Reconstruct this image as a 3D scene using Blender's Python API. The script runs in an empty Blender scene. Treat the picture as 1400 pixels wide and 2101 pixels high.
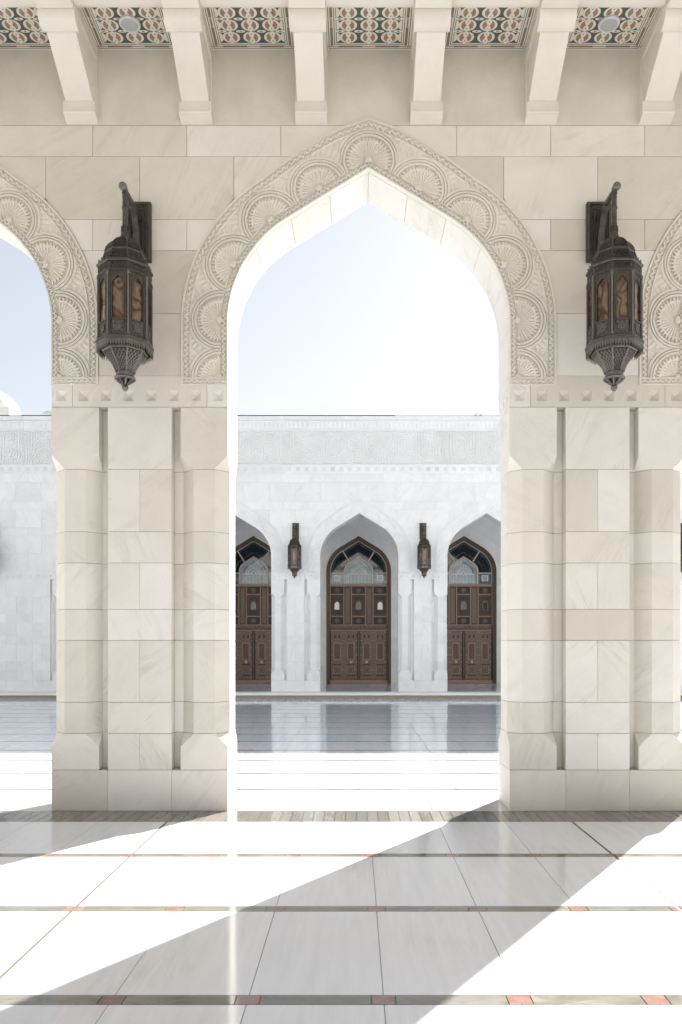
import bpy, math, random
import numpy as np
from mathutils import Vector

# ------------------------------------------------------------------ scene, camera, light
SC = bpy.context.scene
COL = SC.collection
random.seed(7)
R = math.radians

cam_d = bpy.data.cameras.new('camera')
cam = bpy.data.objects.new('camera', cam_d)
COL.objects.link(cam)
cam.location = (-0.127, 0.0, 1.6)
cam.rotation_euler = (R(90), 0, 0)
cam_d.sensor_fit = 'AUTO'
cam_d.sensor_width = 36
cam_d.lens = 1616 / 2101 * 36
cam_d.shift_x = -30 / 2101
cam_d.shift_y = 274.5 / 2101
cam_d.clip_start = 0.05
cam_d.clip_end = 1000
SC.camera = cam

SUN_EL, SUN_AZ = R(29.8), R(33.5)
world = bpy.data.worlds.new('World')
SC.world = world
world.use_nodes = True
wn = world.node_tree.nodes
wl = world.node_tree.links
sky = wn.new('ShaderNodeTexSky')
sky.sky_type = 'NISHITA'
sky.sun_disc = False
sky.sun_elevation = SUN_EL
sky.sun_rotation = SUN_AZ
sky.air_density = 1.0
sky.dust_density = 1.0
sky.ozone_density = 1.0
bg = wn['Background']
hs = wn.new('ShaderNodeHueSaturation')
hs.inputs['Saturation'].default_value = 0.58
gmm = wn.new('ShaderNodeGamma')
gmm.inputs[1].default_value = 0.58
wl.new(sky.outputs[0], hs.inputs['Color'])
wl.new(hs.outputs[0], gmm.inputs[0])
wl.new(gmm.outputs[0], bg.inputs[0])
bg.inputs[1].default_value = 0.083

sun_d = bpy.data.lights.new('sun', 'SUN')
sun_d.energy = 4.6
sun_d.angle = R(0.5)
sun_d.color = (1.0, 0.965, 0.91)
sun = bpy.data.objects.new('sun', sun_d)
COL.objects.link(sun)
sv = Vector((math.sin(SUN_AZ) * math.cos(SUN_EL), math.cos(SUN_AZ) * math.cos(SUN_EL), math.sin(SUN_EL)))
sun.rotation_euler = (-sv).to_track_quat('-Z', 'Y').to_euler()
sun.location = (12, 20, 25)

SC.view_settings.view_transform = 'Standard'
SC.view_settings.look = 'None'
SC.view_settings.gamma = 1
SC.view_settings.use_curve_mapping = False
SC.view_settings.exposure = 2.1
SC.render.engine = 'CYCLES'
SC.cycles.max_bounces = 10
SC.cycles.diffuse_bounces = 6
SC.cycles.glossy_bounces = 4
SC.cycles.use_denoising = True
SC.cycles.sample_clamp_indirect = 8
SC.cycles.caustics_reflective = False
SC.cycles.caustics_refractive = False

# ------------------------------------------------------------------ materials
MATS = {}


def nmat(name):
    m = bpy.data.materials.new(name)
    m.use_nodes = True
    nt = m.node_tree
    return m, nt.nodes, nt.links, nt.nodes['Principled BSDF']


def math_n(N, L, op, a, b=None, c=None, clamp=False):
    n = N.new('ShaderNodeMath')
    n.operation = op
    n.use_clamp = clamp
    for i, v in enumerate((a, b, c)):
        if v is None:
            continue
        if isinstance(v, (int, float)):
            n.inputs[i].default_value = v
        else:
            L.new(v, n.inputs[i])
    return n.outputs[0]


def mixc(N, L, f, a, b, blend='MIX'):
    n = N.new('ShaderNodeMix')
    n.data_type = 'RGBA'
    n.blend_type = blend
    for k, v in ((0, f), (6, a), (7, b)):
        if isinstance(v, (int, float)):
            n.inputs[k].default_value = v
        elif isinstance(v, tuple):
            n.inputs[k].default_value = (*v, 1) if len(v) == 3 else v
        else:
            L.new(v, n.inputs[k])
    return n.outputs[2]


def ramp(N, L, x, stops):
    n = N.new('ShaderNodeValToRGB')
    e = n.color_ramp.elements
    while len(e) < len(stops):
        e.new(0.5)
    for el, (p, c) in zip(e, stops):
        el.position = p
        el.color = (*c, 1) if isinstance(c, tuple) else (c, c, c, 1)
    L.new(x, n.inputs[0])
    return n.outputs[0]


def coords(N, L, rnd_scale=40.0, rot=(0, 0, 0), scale=(1, 1, 1)):
    tc = N.new('ShaderNodeTexCoord')
    oi = N.new('ShaderNodeObjectInfo')
    cx = N.new('ShaderNodeCombineXYZ')
    L.new(math_n(N, L, 'MULTIPLY', oi.outputs['Random'], rnd_scale), cx.inputs[0])
    L.new(math_n(N, L, 'MULTIPLY', oi.outputs['Random'], rnd_scale * 1.7), cx.inputs[1])
    L.new(math_n(N, L, 'MULTIPLY', oi.outputs['Random'], rnd_scale * 2.3), cx.inputs[2])
    add = N.new('ShaderNodeVectorMath')
    L.new(tc.outputs['Object'], add.inputs[0])
    L.new(cx.outputs[0], add.inputs[1])
    mp = N.new('ShaderNodeMapping')
    mp.inputs['Rotation'].default_value = rot
    mp.inputs['Scale'].default_value = scale
    L.new(add.outputs[0], mp.inputs[0])
    return add.outputs[0], mp.outputs[0], oi.outputs['Random']


def noise(N, L, vec, scale, detail=4, rough=0.55, dist=0.0):
    n = N.new('ShaderNodeTexNoise')
    n.inputs['Scale'].default_value = scale
    n.inputs['Detail'].default_value = detail
    n.inputs['Roughness'].default_value = rough
    n.inputs['Distortion'].default_value = dist
    L.new(vec, n.inputs['Vector'])
    return n.outputs['Fac']


def bump(N, L, b, h, strength=0.1, dist=0.01):
    n = N.new('ShaderNodeBump')
    n.inputs['Strength'].default_value = strength
    n.inputs['Distance'].default_value = dist
    L.new(h, n.inputs['Height'])
    L.new(n.outputs[0], b.inputs['Normal'])


def stone(name, c_lo, c_mid, c_hi, vein=(0.46, 0.43, 0.385), vein_amt=0.45, rough=0.55, grain=0.12, cloud=0.07):
    """honed cream marble: block-to-block tint, soft clouds, diagonal streaks and veins, fine grain"""
    m, N, L, b = nmat(name)
    raw, _, rnd = coords(N, L, 40)
    # bedding turned differently in every block, then drawn out along the bed
    rot = N.new('ShaderNodeMapping')
    cx = N.new('ShaderNodeCombineXYZ')
    r2 = math_n(N, L, 'FRACT', math_n(N, L, 'MULTIPLY', rnd, 17.3))
    ang = math_n(N, L, 'MULTIPLY_ADD', r2, R(50), R(25))
    flip = math_n(N, L, 'MULTIPLY_ADD', math_n(N, L, 'GREATER_THAN', math_n(N, L, 'FRACT', math_n(N, L, 'MULTIPLY', rnd, 7.7)), 0.7), -2.0, 1.0)
    L.new(math_n(N, L, 'MULTIPLY', ang, flip), cx.inputs[1])
    cx.inputs[0].default_value = 0.25
    L.new(cx.outputs[0], rot.inputs['Rotation'])
    L.new(raw, rot.inputs[0])
    stv = N.new('ShaderNodeMapping')
    stv.inputs['Scale'].default_value = (0.55, 0.8, 4.2)
    L.new(rot.outputs[0], stv.inputs[0])
    mp = stv.outputs[0]
    tint = ramp(N, L, rnd, [(0.0, c_lo), (0.25, c_mid), (0.6, c_hi), (0.82, c_mid), (1.0, c_lo)])
    cl = noise(N, L, raw, 1.7, 5, 0.6, 0.4)
    cl = ramp(N, L, cl, [(0.32, 1.0 - cloud), (0.68, 1.0 + cloud * 0.45)])
    col = mixc(N, L, 1.0, tint, cl, 'MULTIPLY')
    # broad smoky streaks
    st = noise(N, L, mp, 2.0, 7, 0.66, 0.25)
    st = ramp(N, L, st, [(0.50, 0.0), (0.78, 1.0)])
    msk = noise(N, L, raw, 1.3, 3, 0.5, 0.2)
    msk = ramp(N, L, msk, [(0.42, 0.0), (0.64, 1.0)])
    col = mixc(N, L, math_n(N, L, 'MULTIPLY', math_n(N, L, 'MULTIPLY', st, msk), vein_amt), col, vein)
    # a few sharper veins
    v = noise(N, L, mp, 0.9, 6, 0.62, 0.5)
    v = math_n(N, L, 'ABSOLUTE', math_n(N, L, 'SUBTRACT', v, 0.5))
    v = ramp(N, L, v, [(0.0, 1.0), (0.009, 0.5), (0.028, 0.0)])
    msk2 = ramp(N, L, noise(N, L, raw, 1.9, 4, 0.6, 0.3), [(0.52, 0.0), (0.66, 1.0)])
    amt = math_n(N, L, 'MULTIPLY', math_n(N, L, 'MULTIPLY', v, msk2), vein_amt * 0.8)
    col = mixc(N, L, amt, col, vein)
    sp = ramp(N, L, noise(N, L, raw, 7.0, 9, 0.72, 0.6), [(0.70, 0.0), (0.76, 0.55)])
    col = mixc(N, L, math_n(N, L, 'MULTIPLY', sp, 1.0 if vein_amt > 0.3 else 0.3), col, (0.33, 0.29, 0.23))
    g = noise(N, L, raw, 160, 3, 0.6)
    gr = ramp(N, L, g, [(0.3, 0.95), (0.7, 1.04)])
    col = mixc(N, L, 1.0, col, gr, 'MULTIPLY')
    L.new(col, b.inputs['Base Color'])
    b.inputs['Roughness'].default_value = rough
    b.inputs['Specular IOR Level'].default_value = 0.35
    bump(N, L, b, g, grain, 0.004)
    MATS[name] = m


stone('stone', (0.61, 0.575, 0.51), (0.70, 0.664, 0.60), (0.74, 0.716, 0.67), vein_amt=0.62)
stone('stone_carved', (0.70, 0.668, 0.606), (0.70, 0.668, 0.606), (0.70, 0.668, 0.606), vein_amt=0.0, grain=0.2)
stone('stone_frieze', (0.67, 0.635, 0.565), (0.67, 0.635, 0.565), (0.68, 0.645, 0.575), vein_amt=0.15, grain=0.55, cloud=0.12)
stone('stone_corbel', (0.70, 0.665, 0.605), (0.69, 0.655, 0.595), (0.71, 0.675, 0.615), vein_amt=0.12, cloud=0.06)
stone('stone_far', (0.705, 0.705, 0.70), (0.735, 0.737, 0.738), (0.755, 0.757, 0.758), vein=(0.50, 0.505, 0.51), vein_amt=0.55)
stone('stone_inlay', (0.58, 0.585, 0.59), (0.66, 0.66, 0.65), (0.67, 0.655, 0.61), vein_amt=0.2)
stone('mortar', (0.30, 0.26, 0.20), (0.30, 0.26, 0.20), (0.30, 0.26, 0.20), vein_amt=0.0, rough=0.9)
stone('white_dome', (0.80, 0.79, 0.77), (0.80, 0.79, 0.77), (0.80, 0.79, 0.77), vein_amt=0.0, rough=0.6)


def floor_mat(name, cols, streak=0.10, rough=0.07, spec=0.5, stretch=(9.0, 0.7, 1.0), vein=(0.45, 0.42, 0.38), va=0.25):
    m, N, L, b = nmat(name)
    raw, mp, rnd = coords(N, L, 40, (0, 0, R(4)), stretch)
    stops = [(i / max(1, len(cols) - 1), c) for i, c in enumerate(cols)]
    tint = ramp(N, L, rnd, stops)
    s = noise(N, L, mp, 2.2, 7, 0.62, 0.35)
    s = ramp(N, L, s, [(0.28, 1 - streak), (0.72, 1 + streak * 0.5)])
    col = mixc(N, L, 1.0, tint, s, 'MULTIPLY')
    v = noise(N, L, mp, 0.8, 8, 0.62, 0.9)
    v = math_n(N, L, 'ABSOLUTE', math_n(N, L, 'SUBTRACT', v, 0.5))
    v = ramp(N, L, v, [(0.0, 1.0), (0.05, 0.0)])
    msk = ramp(N, L, noise(N, L, raw, 0.9, 3), [(0.5, 0.0), (0.66, 1.0)])
    col = mixc(N, L, math_n(N, L, 'MULTIPLY', math_n(N, L, 'MULTIPLY', v, msk), va), col, vein)
    L.new(col, b.inputs['Base Color'])
    rr = noise(N, L, raw, 3.5, 4, 0.6)
    rr = math_n(N, L, 'MULTIPLY_ADD', rr, rough * 0.9, rough * 0.55)
    L.new(rr, b.inputs['Roughness'])
    b.inputs['Specular IOR Level'].default_value = spec
    bump(N, L, b, noise(N, L, raw, 3.0, 3), 0.05, 0.004)
    MATS[name] = m


floor_mat('floor_marble', [(0.69, 0.703, 0.745), (0.73, 0.738, 0.775), (0.71, 0.722, 0.765)], 0.07, 0.10, 0.45)
floor_mat('threshold_stone', [(0.50, 0.495, 0.49), (0.54, 0.535, 0.53)], 0.1, 0.12, 0.4)
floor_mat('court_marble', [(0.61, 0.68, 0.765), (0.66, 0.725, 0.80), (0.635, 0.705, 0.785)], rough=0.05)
floor_mat('band_brown', [(0.165, 0.16, 0.135), (0.20, 0.19, 0.16), (0.145, 0.15, 0.135)], 0.3, 0.08, 0.5, (3.0, 7.0, 1.0))
floor_mat('band_red', [(0.215, 0.128, 0.108), (0.26, 0.150, 0.128), (0.19, 0.122, 0.108)], 0.35, 0.1, 0.5, (5, 9, 1))
floor_mat('strip_stone', [(0.145, 0.14, 0.13), (0.21, 0.19, 0.165), (0.17, 0.166, 0.156), (0.23, 0.21, 0.185), (0.14, 0.137, 0.132), (0.19, 0.18, 0.163)], 0.14, 0.09, 0.5, (3.5, 1.6, 1.0))
floor_mat('court_band', [(0.14, 0.10, 0.095), (0.17, 0.12, 0.11)], 0.2, 0.2)


def plain(name, col, rough=0.5, metal=0.0, var=0.12, nscale=25, bmp=0.0, spec=0.5):
    m, N, L, b = nmat(name)
    raw, mp, rnd = coords(N, L, 11)
    n = noise(N, L, raw, nscale, 4, 0.6)
    f = ramp(N, L, n, [(0.3, 1 - var), (0.7, 1 + var)])
    L.new(mixc(N, L, 1.0, tuple(col), f, 'MULTIPLY'), b.inputs['Base Color'])
    b.inputs['Roughness'].default_value = rough
    b.inputs['Metallic'].default_value = metal
    b.inputs['Specular IOR Level'].default_value = spec
    if bmp:
        bump(N, L, b, n, bmp, 0.01)
    MATS[name] = m


plain('joint_light', (0.34, 0.315, 0.285), 0.8)
plain('joint_dark', (0.12, 0.11, 0.10), 0.8)
plain('bronze', (0.088, 0.077, 0.067), 0.40, 0.7, 0.25, 30, 0.15)
plain('bronze_dark', (0.030, 0.025, 0.021), 0.55, 0.2, 0.3, 60, 0.3)
plain('bronze_worn', (0.165, 0.152, 0.138), 0.40, 0.7, 0.25, 60, 0.2)
plain('wood_frame', (0.10, 0.060, 0.043), 0.45, 0, 0.2, 14)
plain('wood_rail', (0.29, 0.20, 0.150), 0.42, 0, 0.15, 14)
plain('wood_panel', (0.12, 0.066, 0.048), 0.5, 0, 0.35, 60, 0.4)
plain('wood_dark', (0.036, 0.023, 0.018), 0.5, 0, 0.3, 60, 0.4)
plain('wood_mid', (0.185, 0.127, 0.096), 0.5, 0, 0.25, 70, 0.4)
plain('brass', (0.80, 0.62, 0.36), 0.30, 0.55, 0.08)
plain('brass_dull', (0.36, 0.28, 0.19), 0.4, 0.35, 0.15)
plain('muntin', (0.45, 0.43, 0.40), 0.45, 0.2)
plain('tracery', (0.72, 0.76, 0.78), 0.5)
plain('glass_dark', (0.008, 0.013, 0.016), 0.04, 0, 0.2, 8)
plain('glass_pale', (0.13, 0.185, 0.21), 0.05, 0, 0.6, 9)
plain('glass_coated', (0.008, 0.012, 0.014), 0.02, 0, 0.2, 8)
MATS['glass_coated'].node_tree.nodes['Principled BSDF'].inputs['IOR'].default_value = 2.1
plain('void', (0.006, 0.008, 0.008), 0.3)
plain('mos_dark', (0.065, 0.085, 0.080), 0.55, 0, 0.4, 300)
plain('mos_cream', (0.70, 0.66, 0.58), 0.55, 0, 0.10, 300)
plain('mos_brown', (0.30, 0.195, 0.14), 0.55, 0, 0.28, 300)
plain('mos_grey', (0.27, 0.265, 0.225), 0.55, 0, 0.2, 300)
plain('fixture_white', (0.62, 0.63, 0.64), 0.4)
plain('fixture_lens', (0.40, 0.415, 0.42), 0.35, 0, 0.08, 60)
plain('cable_black', (0.035, 0.05, 0.06), 0.5)
plain('clamp_steel', (0.35, 0.40, 0.43), 0.35, 0.6)
plain('earth', (0.50, 0.48, 0.45), 0.8)


def amber():
    m, N, L, b = nmat('amber_glass')
    raw, mp, rnd = coords(N, L, 30, (0, 0, 0), (1, 1, 0.55))
    n1 = noise(N, L, mp, 3.6, 1.5, 0.5, 2.2)
    w = math_n(N, L, 'FRACT', math_n(N, L, 'MULTIPLY', n1, 4.0))
    col = ramp(N, L, w, [(0.0, (0.035, 0.015, 0.008)), (0.12, (0.10, 0.055, 0.032)), (0.45, (0.19, 0.13, 0.08)), (0.62, (0.15, 0.095, 0.056)),
                         (0.85, (0.08, 0.038, 0.02)), (1.0, (0.035, 0.015, 0.008))])
    L.new(col, b.inputs['Base Color'])
    b.inputs['Roughness'].default_value = 0.12
    MATS['amber_glass'] = m


amber()

# ------------------------------------------------------------------ mesh helpers


class MB:
    def __init__(s):
        s.v, s.f, s.m = [], [], []

    def add(s, vs, fs, mi=0):
        o = len(s.v)
        s.v.extend(vs)
        s.f.extend([tuple(i + o for i in f) for f in fs])
        s.m.extend([mi] * len(fs))
        return s

    def box(s, x0, x1, y0, y1, z0, z1, b=0.0, mi=0):
        if b <= 0:
            v = [(x0, y0, z0), (x1, y0, z0), (x1, y1, z0), (x0, y1, z0), (x0, y0, z1), (x1, y0, z1), (x1, y1, z1), (x0, y1, z1)]
            f = [(0, 3, 2, 1), (4, 5, 6, 7), (0, 1, 5, 4), (1, 2, 6, 5), (2, 3, 7, 6), (3, 0, 4, 7)]
            return s.add(v, f, mi)
        X, Y, Z = (x0, x1), (y0, y1), (z0, z1)
        idx, v = {}, []
        for i in (0, 1):
            for j in (0, 1):
                for k in (0, 1):
                    sx, sy, sz = 1 - 2 * i, 1 - 2 * j, 1 - 2 * k
                    for a, p in (('x', (X[i], Y[j] + sy * b, Z[k] + sz * b)), ('y', (X[i] + sx * b, Y[j], Z[k] + sz * b)),
                                 ('z', (X[i] + sx * b, Y[j] + sy * b, Z[k]))):
                        idx[(i, j, k, a)] = len(v)
                        v.append(p)
        g = lambda i, j, k, a: idx[(i, j, k, a)]
        f = []
        for i in (0, 1):
            f.append((g(i, 0, 0, 'x'), g(i, 1, 0, 'x'), g(i, 1, 1, 'x'), g(i, 0, 1, 'x')))
            f.append((g(0, i, 0, 'y'), g(1, i, 0, 'y'), g(1, i, 1, 'y'), g(0, i, 1, 'y')))
            f.append((g(0, 0, i, 'z'), g(1, 0, i, 'z'), g(1, 1, i, 'z'), g(0, 1, i, 'z')))
        for i in (0, 1):
            for j in (0, 1):
                f.append((g(i, j, 0, 'x'), g(i, j, 1, 'x'), g(i, j, 1, 'y'), g(i, j, 0, 'y')))
                f.append((g(i, 0, j, 'x'), g(i, 1, j, 'x'), g(i, 1, j, 'z'), g(i, 0, j, 'z')))
                f.append((g(0, i, j, 'y'), g(1, i, j, 'y'), g(1, i, j, 'z'), g(0, i, j, 'z')))
        for i in (0, 1):
            for j in (0, 1):
                for k in (0, 1):
                    f.append((g(i, j, k, 'x'), g(i, j, k, 'y'), g(i, j, k, 'z')))
        return s.add(v, f, mi)

    def loft(s, rings, cap=True, mi=0, closed=True):
        n = len(rings[0])
        v = [p for r in rings for p in r]
        f = []
        for k in range(len(rings) - 1):
            for i in range(n if closed else n - 1):
                j = (i + 1) % n
                f.append((k * n + i, k * n + j, (k + 1) * n + j, (k + 1) * n + i))
        if cap:
            f.append(tuple(range(n - 1, -1, -1)))
            f.append(tuple(range((len(rings) - 1) * n, len(rings) * n)))
        return s.add(v, f, mi)

    def prism(s, poly, z0, z1, b=0.0, mi=0):
        """vertical prism over a plan polygon, arrises eased top and bottom"""
        cx = sum(p[0] for p in poly) / len(poly)
        cy = sum(p[1] for p in poly) / len(poly)
        ins = [(p[0] + (cx - p[0]) / max(1e-6, math.hypot(cx - p[0], cy - p[1])) * b,
                p[1] + (cy - p[1]) / max(1e-6, math.hypot(cx - p[0], cy - p[1])) * b) for p in poly]
        if b <= 0:
            return s.loft([[(*p, z0) for p in poly], [(*p, z1) for p in poly]], mi=mi)
        return s.loft([[(*p, z0) for p in ins], [(*p, z0 + b) for p in poly], [(*p, z1 - b) for p in poly], [(*p, z1) for p in ins]], mi=mi)

    def slab(s, poly, y0, y1, b=0.0, mi=0):
        """upright slab over an (x,z) outline; front face at y0 with eased arris"""
        cx = sum(p[0] for p in poly) / len(poly)
        cz = sum(p[1] for p in poly) / len(poly)
        if b > 0:
            w = max(p[0] for p in poly) - min(p[0] for p in poly)
            h = max(p[1] for p in poly) - min(p[1] for p in poly)
            fx, fz = max(0.2, 1 - 2 * b / max(w, 1e-4)), max(0.2, 1 - 2 * b / max(h, 1e-4))
            front = [(cx + (p[0] - cx) * fx, y0, cz + (p[1] - cz) * fz) for p in poly]
            return s.loft([front, [(p[0], y0 + b, p[1]) for p in poly], [(p[0], y1, p[1]) for p in poly]], mi=mi)
        return s.loft([[(p[0], y0, p[1]) for p in poly], [(p[0], y1, p[1]) for p in poly]], mi=mi)

    def extrude_x(s, prof, x0, x1, mi=0):
        """profile of (y,z) swept along x"""
        return s.loft([[(x0, p[0], p[1]) for p in prof], [(x1, p[0], p[1]) for p in prof]], mi=mi)

    def lathe(s, prof, n=16, a0=0.0, c=(0, 0), cap=True, mi=0):
        return s.loft([[(c[0] + r * math.cos(a0 + 2 * math.pi * i / n), c[1] + r * math.sin(a0 + 2 * math.pi * i / n), z) for i in range(n)]
                       for r, z in prof], cap=cap, mi=mi)

    def tube(s, pts, r, n=8, mi=0, cap=True):
        rings = []
        for k, p in enumerate(pts):
            p = Vector(p)
            d = Vector(pts[min(k + 1, len(pts) - 1)]) - Vector(pts[max(k - 1, 0)])
            d.normalize()
            u = d.cross(Vector((0.13, 0.97, 0.21)))
            u.normalize()
            w = d.cross(u)
            rr = r[k] if isinstance(r, (list, tuple)) else r
            rings.append([tuple(p + u * rr * math.cos(2 * math.pi * i / n) + w * rr * math.sin(2 * math.pi * i / n)) for i in range(n)])
        return s.loft(rings, cap=cap, mi=mi)

    def bar(s, p, q, w, y0, y1, mi=0):
        """flat bar in the xz plane between p and q"""
        dx, dz = q[0] - p[0], q[1] - p[1]
        l = math.hypot(dx, dz) or 1
        nx, nz = -dz / l * w / 2, dx / l * w / 2
        return s.slab([(p[0] + nx, p[1] + nz), (q[0] + nx, q[1] + nz), (q[0] - nx, q[1] - nz), (p[0] - nx, p[1] - nz)], y0, y1, mi=mi)

    def strip(s, a, b, y0, y1, mi=0, closed=False):
        """band between two equally long (x,z) curves"""
        n = len(a)
        v = [(p[0], y0, p[1]) for p in a] + [(p[0], y0, p[1]) for p in b] + [(p[0], y1, p[1]) for p in a] + [(p[0], y1, p[1]) for p in b]
        f = []
        rng = n if closed else n - 1
        for i in range(rng):
            j = (i + 1) % n
            f += [(i, j, n + j, n + i), (2 * n + i, 3 * n + i, 3 * n + j, 2 * n + j), (i, 2 * n + i, 2 * n + j, j), (n + i, n + j, 3 * n + j, 3 * n + i)]
        if not closed:
            f += [(0, n, 3 * n, 2 * n), (n - 1, 3 * n - 1, 4 * n - 1, 2 * n - 1)]
        return s.add(v, f, mi)

    def mesh(s, name, mats, smooth=False):
        me = bpy.data.meshes.new(name)
        me.from_pydata(s.v, [], s.f)
        if isinstance(mats, str):
            mats = [mats]
        for k in mats:
            me.materials.append(MATS[k])
        if len(mats) > 1:
            me.polygons.foreach_set('material_index', s.m)
        if smooth:
            me.polygons.foreach_set('use_smooth', [True] * len(s.f))
        me.update()
        return me


def ob(name, data, parent=None, loc=(0, 0, 0), rz=0.0, **props):
    o = bpy.data.objects.new(name, data)
    COL.objects.link(o)
    o.location = loc
    if rz:
        o.rotation_euler = (0, 0, rz)
    if parent is not None:
        o.parent = parent
    for k, v in props.items():
        o[k] = v
    return o


def copy_tree(o, parent=None):
    c = o.copy()
    COL.objects.link(c)
    c.parent = parent
    for ch in list(o.children):
        copy_tree(ch, c)
    return c


# ------------------------------------------------------------------ dimensions read off the place
BAY = 4.437          # arch to arch
Y1 = 7.63            # inner face of the near arcade
TH = 0.58            # wall thickness
Y2 = 27.47           # court face of the far arcade
Y3 = 33.1            # door wall
COURT = -0.2         # court floor level
PXM = 0.004721       # one photo pixel on the near wall, in metres
PIERS_NEAR = [(-1.5) * BAY, -0.5 * BAY, 0.5 * BAY, 1.5 * BAY]
COURSES = [0.0, 0.396, 0.750, 1.052, 1.652, 1.954, 2.403, 2.705, 3.309, 3.913]
WALL_C = [(4.215, 4.82, 'A'), (4.82, 5.43, 'B'), (5.43, 5.73, 'A'), (5.73, 6.34, 'B'), (6.34, 6.64, 'A')]
WALL_C_FAR = WALL_C + [(6.64, 7.295, 'B'), (7.295, 7.60, 'A')]


class Arch:
    """two-centred lower arcs running into straight shoulders that meet in a point"""

    def __init__(s, A, r, z0, apex, zb, droop=0.0):
        s.A, s.r, s.z0, s.apex, s.zb, s.droop = A, r, z0, apex, zb, droop
        lo, hi = R(5), R(89)
        for _ in range(60):
            th = (lo + hi) / 2
            px, pz = A - r + r * math.cos(th), z0 + r * math.sin(th)
            z_at0 = pz + px / math.sin(th) * math.cos(th)
            if z_at0 > apex:
                lo = th
            else:
                hi = th
        s.th = th

    def pt(s, seg, f, t):
        if seg == 0:
            return (s.A + t, s.zb + (s.z0 - s.zb) * f)
        if seg == 1:
            a = s.th * f
            return (s.A - s.r + (s.r + t) * math.cos(a), s.z0 + (s.r + t) * math.sin(a))
        px, pz = s.A - s.r + (s.r + t) * math.cos(s.th), s.z0 + (s.r + t) * math.sin(s.th)
        Ln = px / math.sin(s.th)
        x, z = px - math.sin(s.th) * Ln * f, pz + math.cos(s.th) * Ln * f
        if s.droop and f < 1:
            bl = 0.045 * max(0.0, t) / 0.453 * math.sin(math.pi * f) ** 1.0
            x, z = x + math.cos(s.th) * bl, z + math.sin(s.th) * bl
        if s.droop:
            z -= s.droop * max(0.0, t) / 0.453 * math.exp(-(x / 0.22) ** 2)
        return (x, z)

    def lens(s, t):
        px = s.A - s.r + (s.r + t) * math.cos(s.th)
        return (s.z0 - s.zb, (s.r + t) * s.th, px / math.sin(s.th))

    def at(s, d, t, tref=0.0):
        """point at distance d (measured along the offset tref) from the foot, right half"""
        for k, l in enumerate(s.lens(tref)):
            if d <= l or k == 2:
                return s.pt(k, d / l, t)
            d -= l

    def half(s, t, n=(4, 14, 10)):
        out = []
        for k in range(3):
            out += [s.pt(k, i / n[k], t) for i in range(n[k])]
        out.append(s.pt(2, 1.0, t))
        return out

    def full(s, t, n=(4, 14, 10)):
        h = s.half(t, n)
        return [(-x, z) for x, z in h[:-1]] + h[::-1]

    def hw(s, z, t):
        if z <= s.z0:
            return s.A + t
        zt = s.z0 + (s.r + t) * math.sin(s.th)
        if z <= zt:
            return s.A - s.r + math.sqrt(max(0, (s.r + t) ** 2 - (z - s.z0) ** 2))
        px = s.A - s.r + (s.r + t) * math.cos(s.th)
        return max(0.0, px - (z - zt) / math.cos(s.th) * math.sin(s.th))


ARCH = Arch(1.364, 1.2, 4.717, 6.223, 4.126, 0.04)

# ------------------------------------------------------------------ carved arch surround (one relief field cut into carvings)
SURR_W = 0.453


def relief(x, z, s, t):
    """height of the carving in metres; x,z on the right half, s along the arch, t across (numpy)"""
    P = 1 / PXM
    p = t * P
    S = s * P
    h = np.zeros_like(x)

    def chevron(v, per):
        w = np.abs(2 * ((S / per) % 1.0) - 1)
        d = np.abs(v - (0.24 + 0.52 * w))
        return np.where(d < 0.16, 0.0, -0.020 * np.clip((d - 0.16) / 0.10, 0, 1))

    m = (p > 3) & (p < 14)
    h = np.where(m, chevron((p - 3) / 11, 10.6), h)
    m = (p > 79) & (p < 92)
    h = np.where(m, chevron((p - 79) / 13, 11.2), h)
    h = np.where((p > 14.6) & (p < 15.8), -0.004, h)
    h = np.where((p > 76.6) & (p < 78.2), -0.006, h)
    mid = (p >= 16) & (p <= 76.6)
    sp = SHELL * P
    k = np.clip(np.round(S / sp), 0, 5).astype(int)
    cx = np.array([c[0] for c in SHELL_C])[k]
    cz = np.array([c[1] for c in SHELL_C])[k]
    nx = np.array([c[2] for c in SHELL_C])[k]
    nz = np.array([c[3] for c in SHELL_C])[k]
    dx, dz = (x - cx) * P, (z - cz) * P
    rho = np.hypot(dx, dz)
    phi = np.arctan2(dx * (-nz) + dz * nx, dx * nx + dz * nz)
    q = np.full_like(x, -0.012)
    # leaf in the spandrel between two shells
    leaf = 0.008 * np.abs(np.sin(phi * 22))
    q = np.where(rho >= 66, -0.018 + leaf, q)
    q = np.where((rho >= 60) & (rho < 66), -0.001, q)
    q = np.where((rho >= 58.5) & (rho < 60), -0.013, q)
    q = np.where((rho >= 54.5) & (rho < 58.5), 0.003, q)
    q = np.where((rho >= 53) & (rho < 54.5), -0.013, q)
    q = np.where((rho >= 48) & (rho < 53), 0.001, q)
    tw = np.abs(2 * ((phi / math.pi * 18) % 1.0) - 1)
    vv = (rho - 38) / 10
    tooth = np.where(vv > 1 - tw * 0.95, -0.017, 0.002)
    q = np.where((rho >= 38) & (rho < 48), tooth, q)
    rr = np.clip((rho - 8) / 29, 0, 1)
    fan = -0.021 + 0.015 * rr + 0.016 * (0.3 + 0.7 * rr) * (np.abs(np.cos(phi * 17)) - 0.55)
    fan = np.where((rho > 35.5), -0.002, fan)
    q = np.where((rho >= 7.4) & (rho < 38), fan, q)
    boss = -0.002 + 0.009 * np.sqrt(np.clip(1 - (rho / 7.6) ** 2, 0, 1)) - 0.003 * ((rho > 3.8) & (rho < 4.8))
    q = np.where(rho < 7.4, boss, q)
    h = np.where(mid, q, h)
    h = np.where((rho < 7.4) & (p < 16) & (p > 12.5), np.maximum(h, boss), h)
    return h


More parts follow.
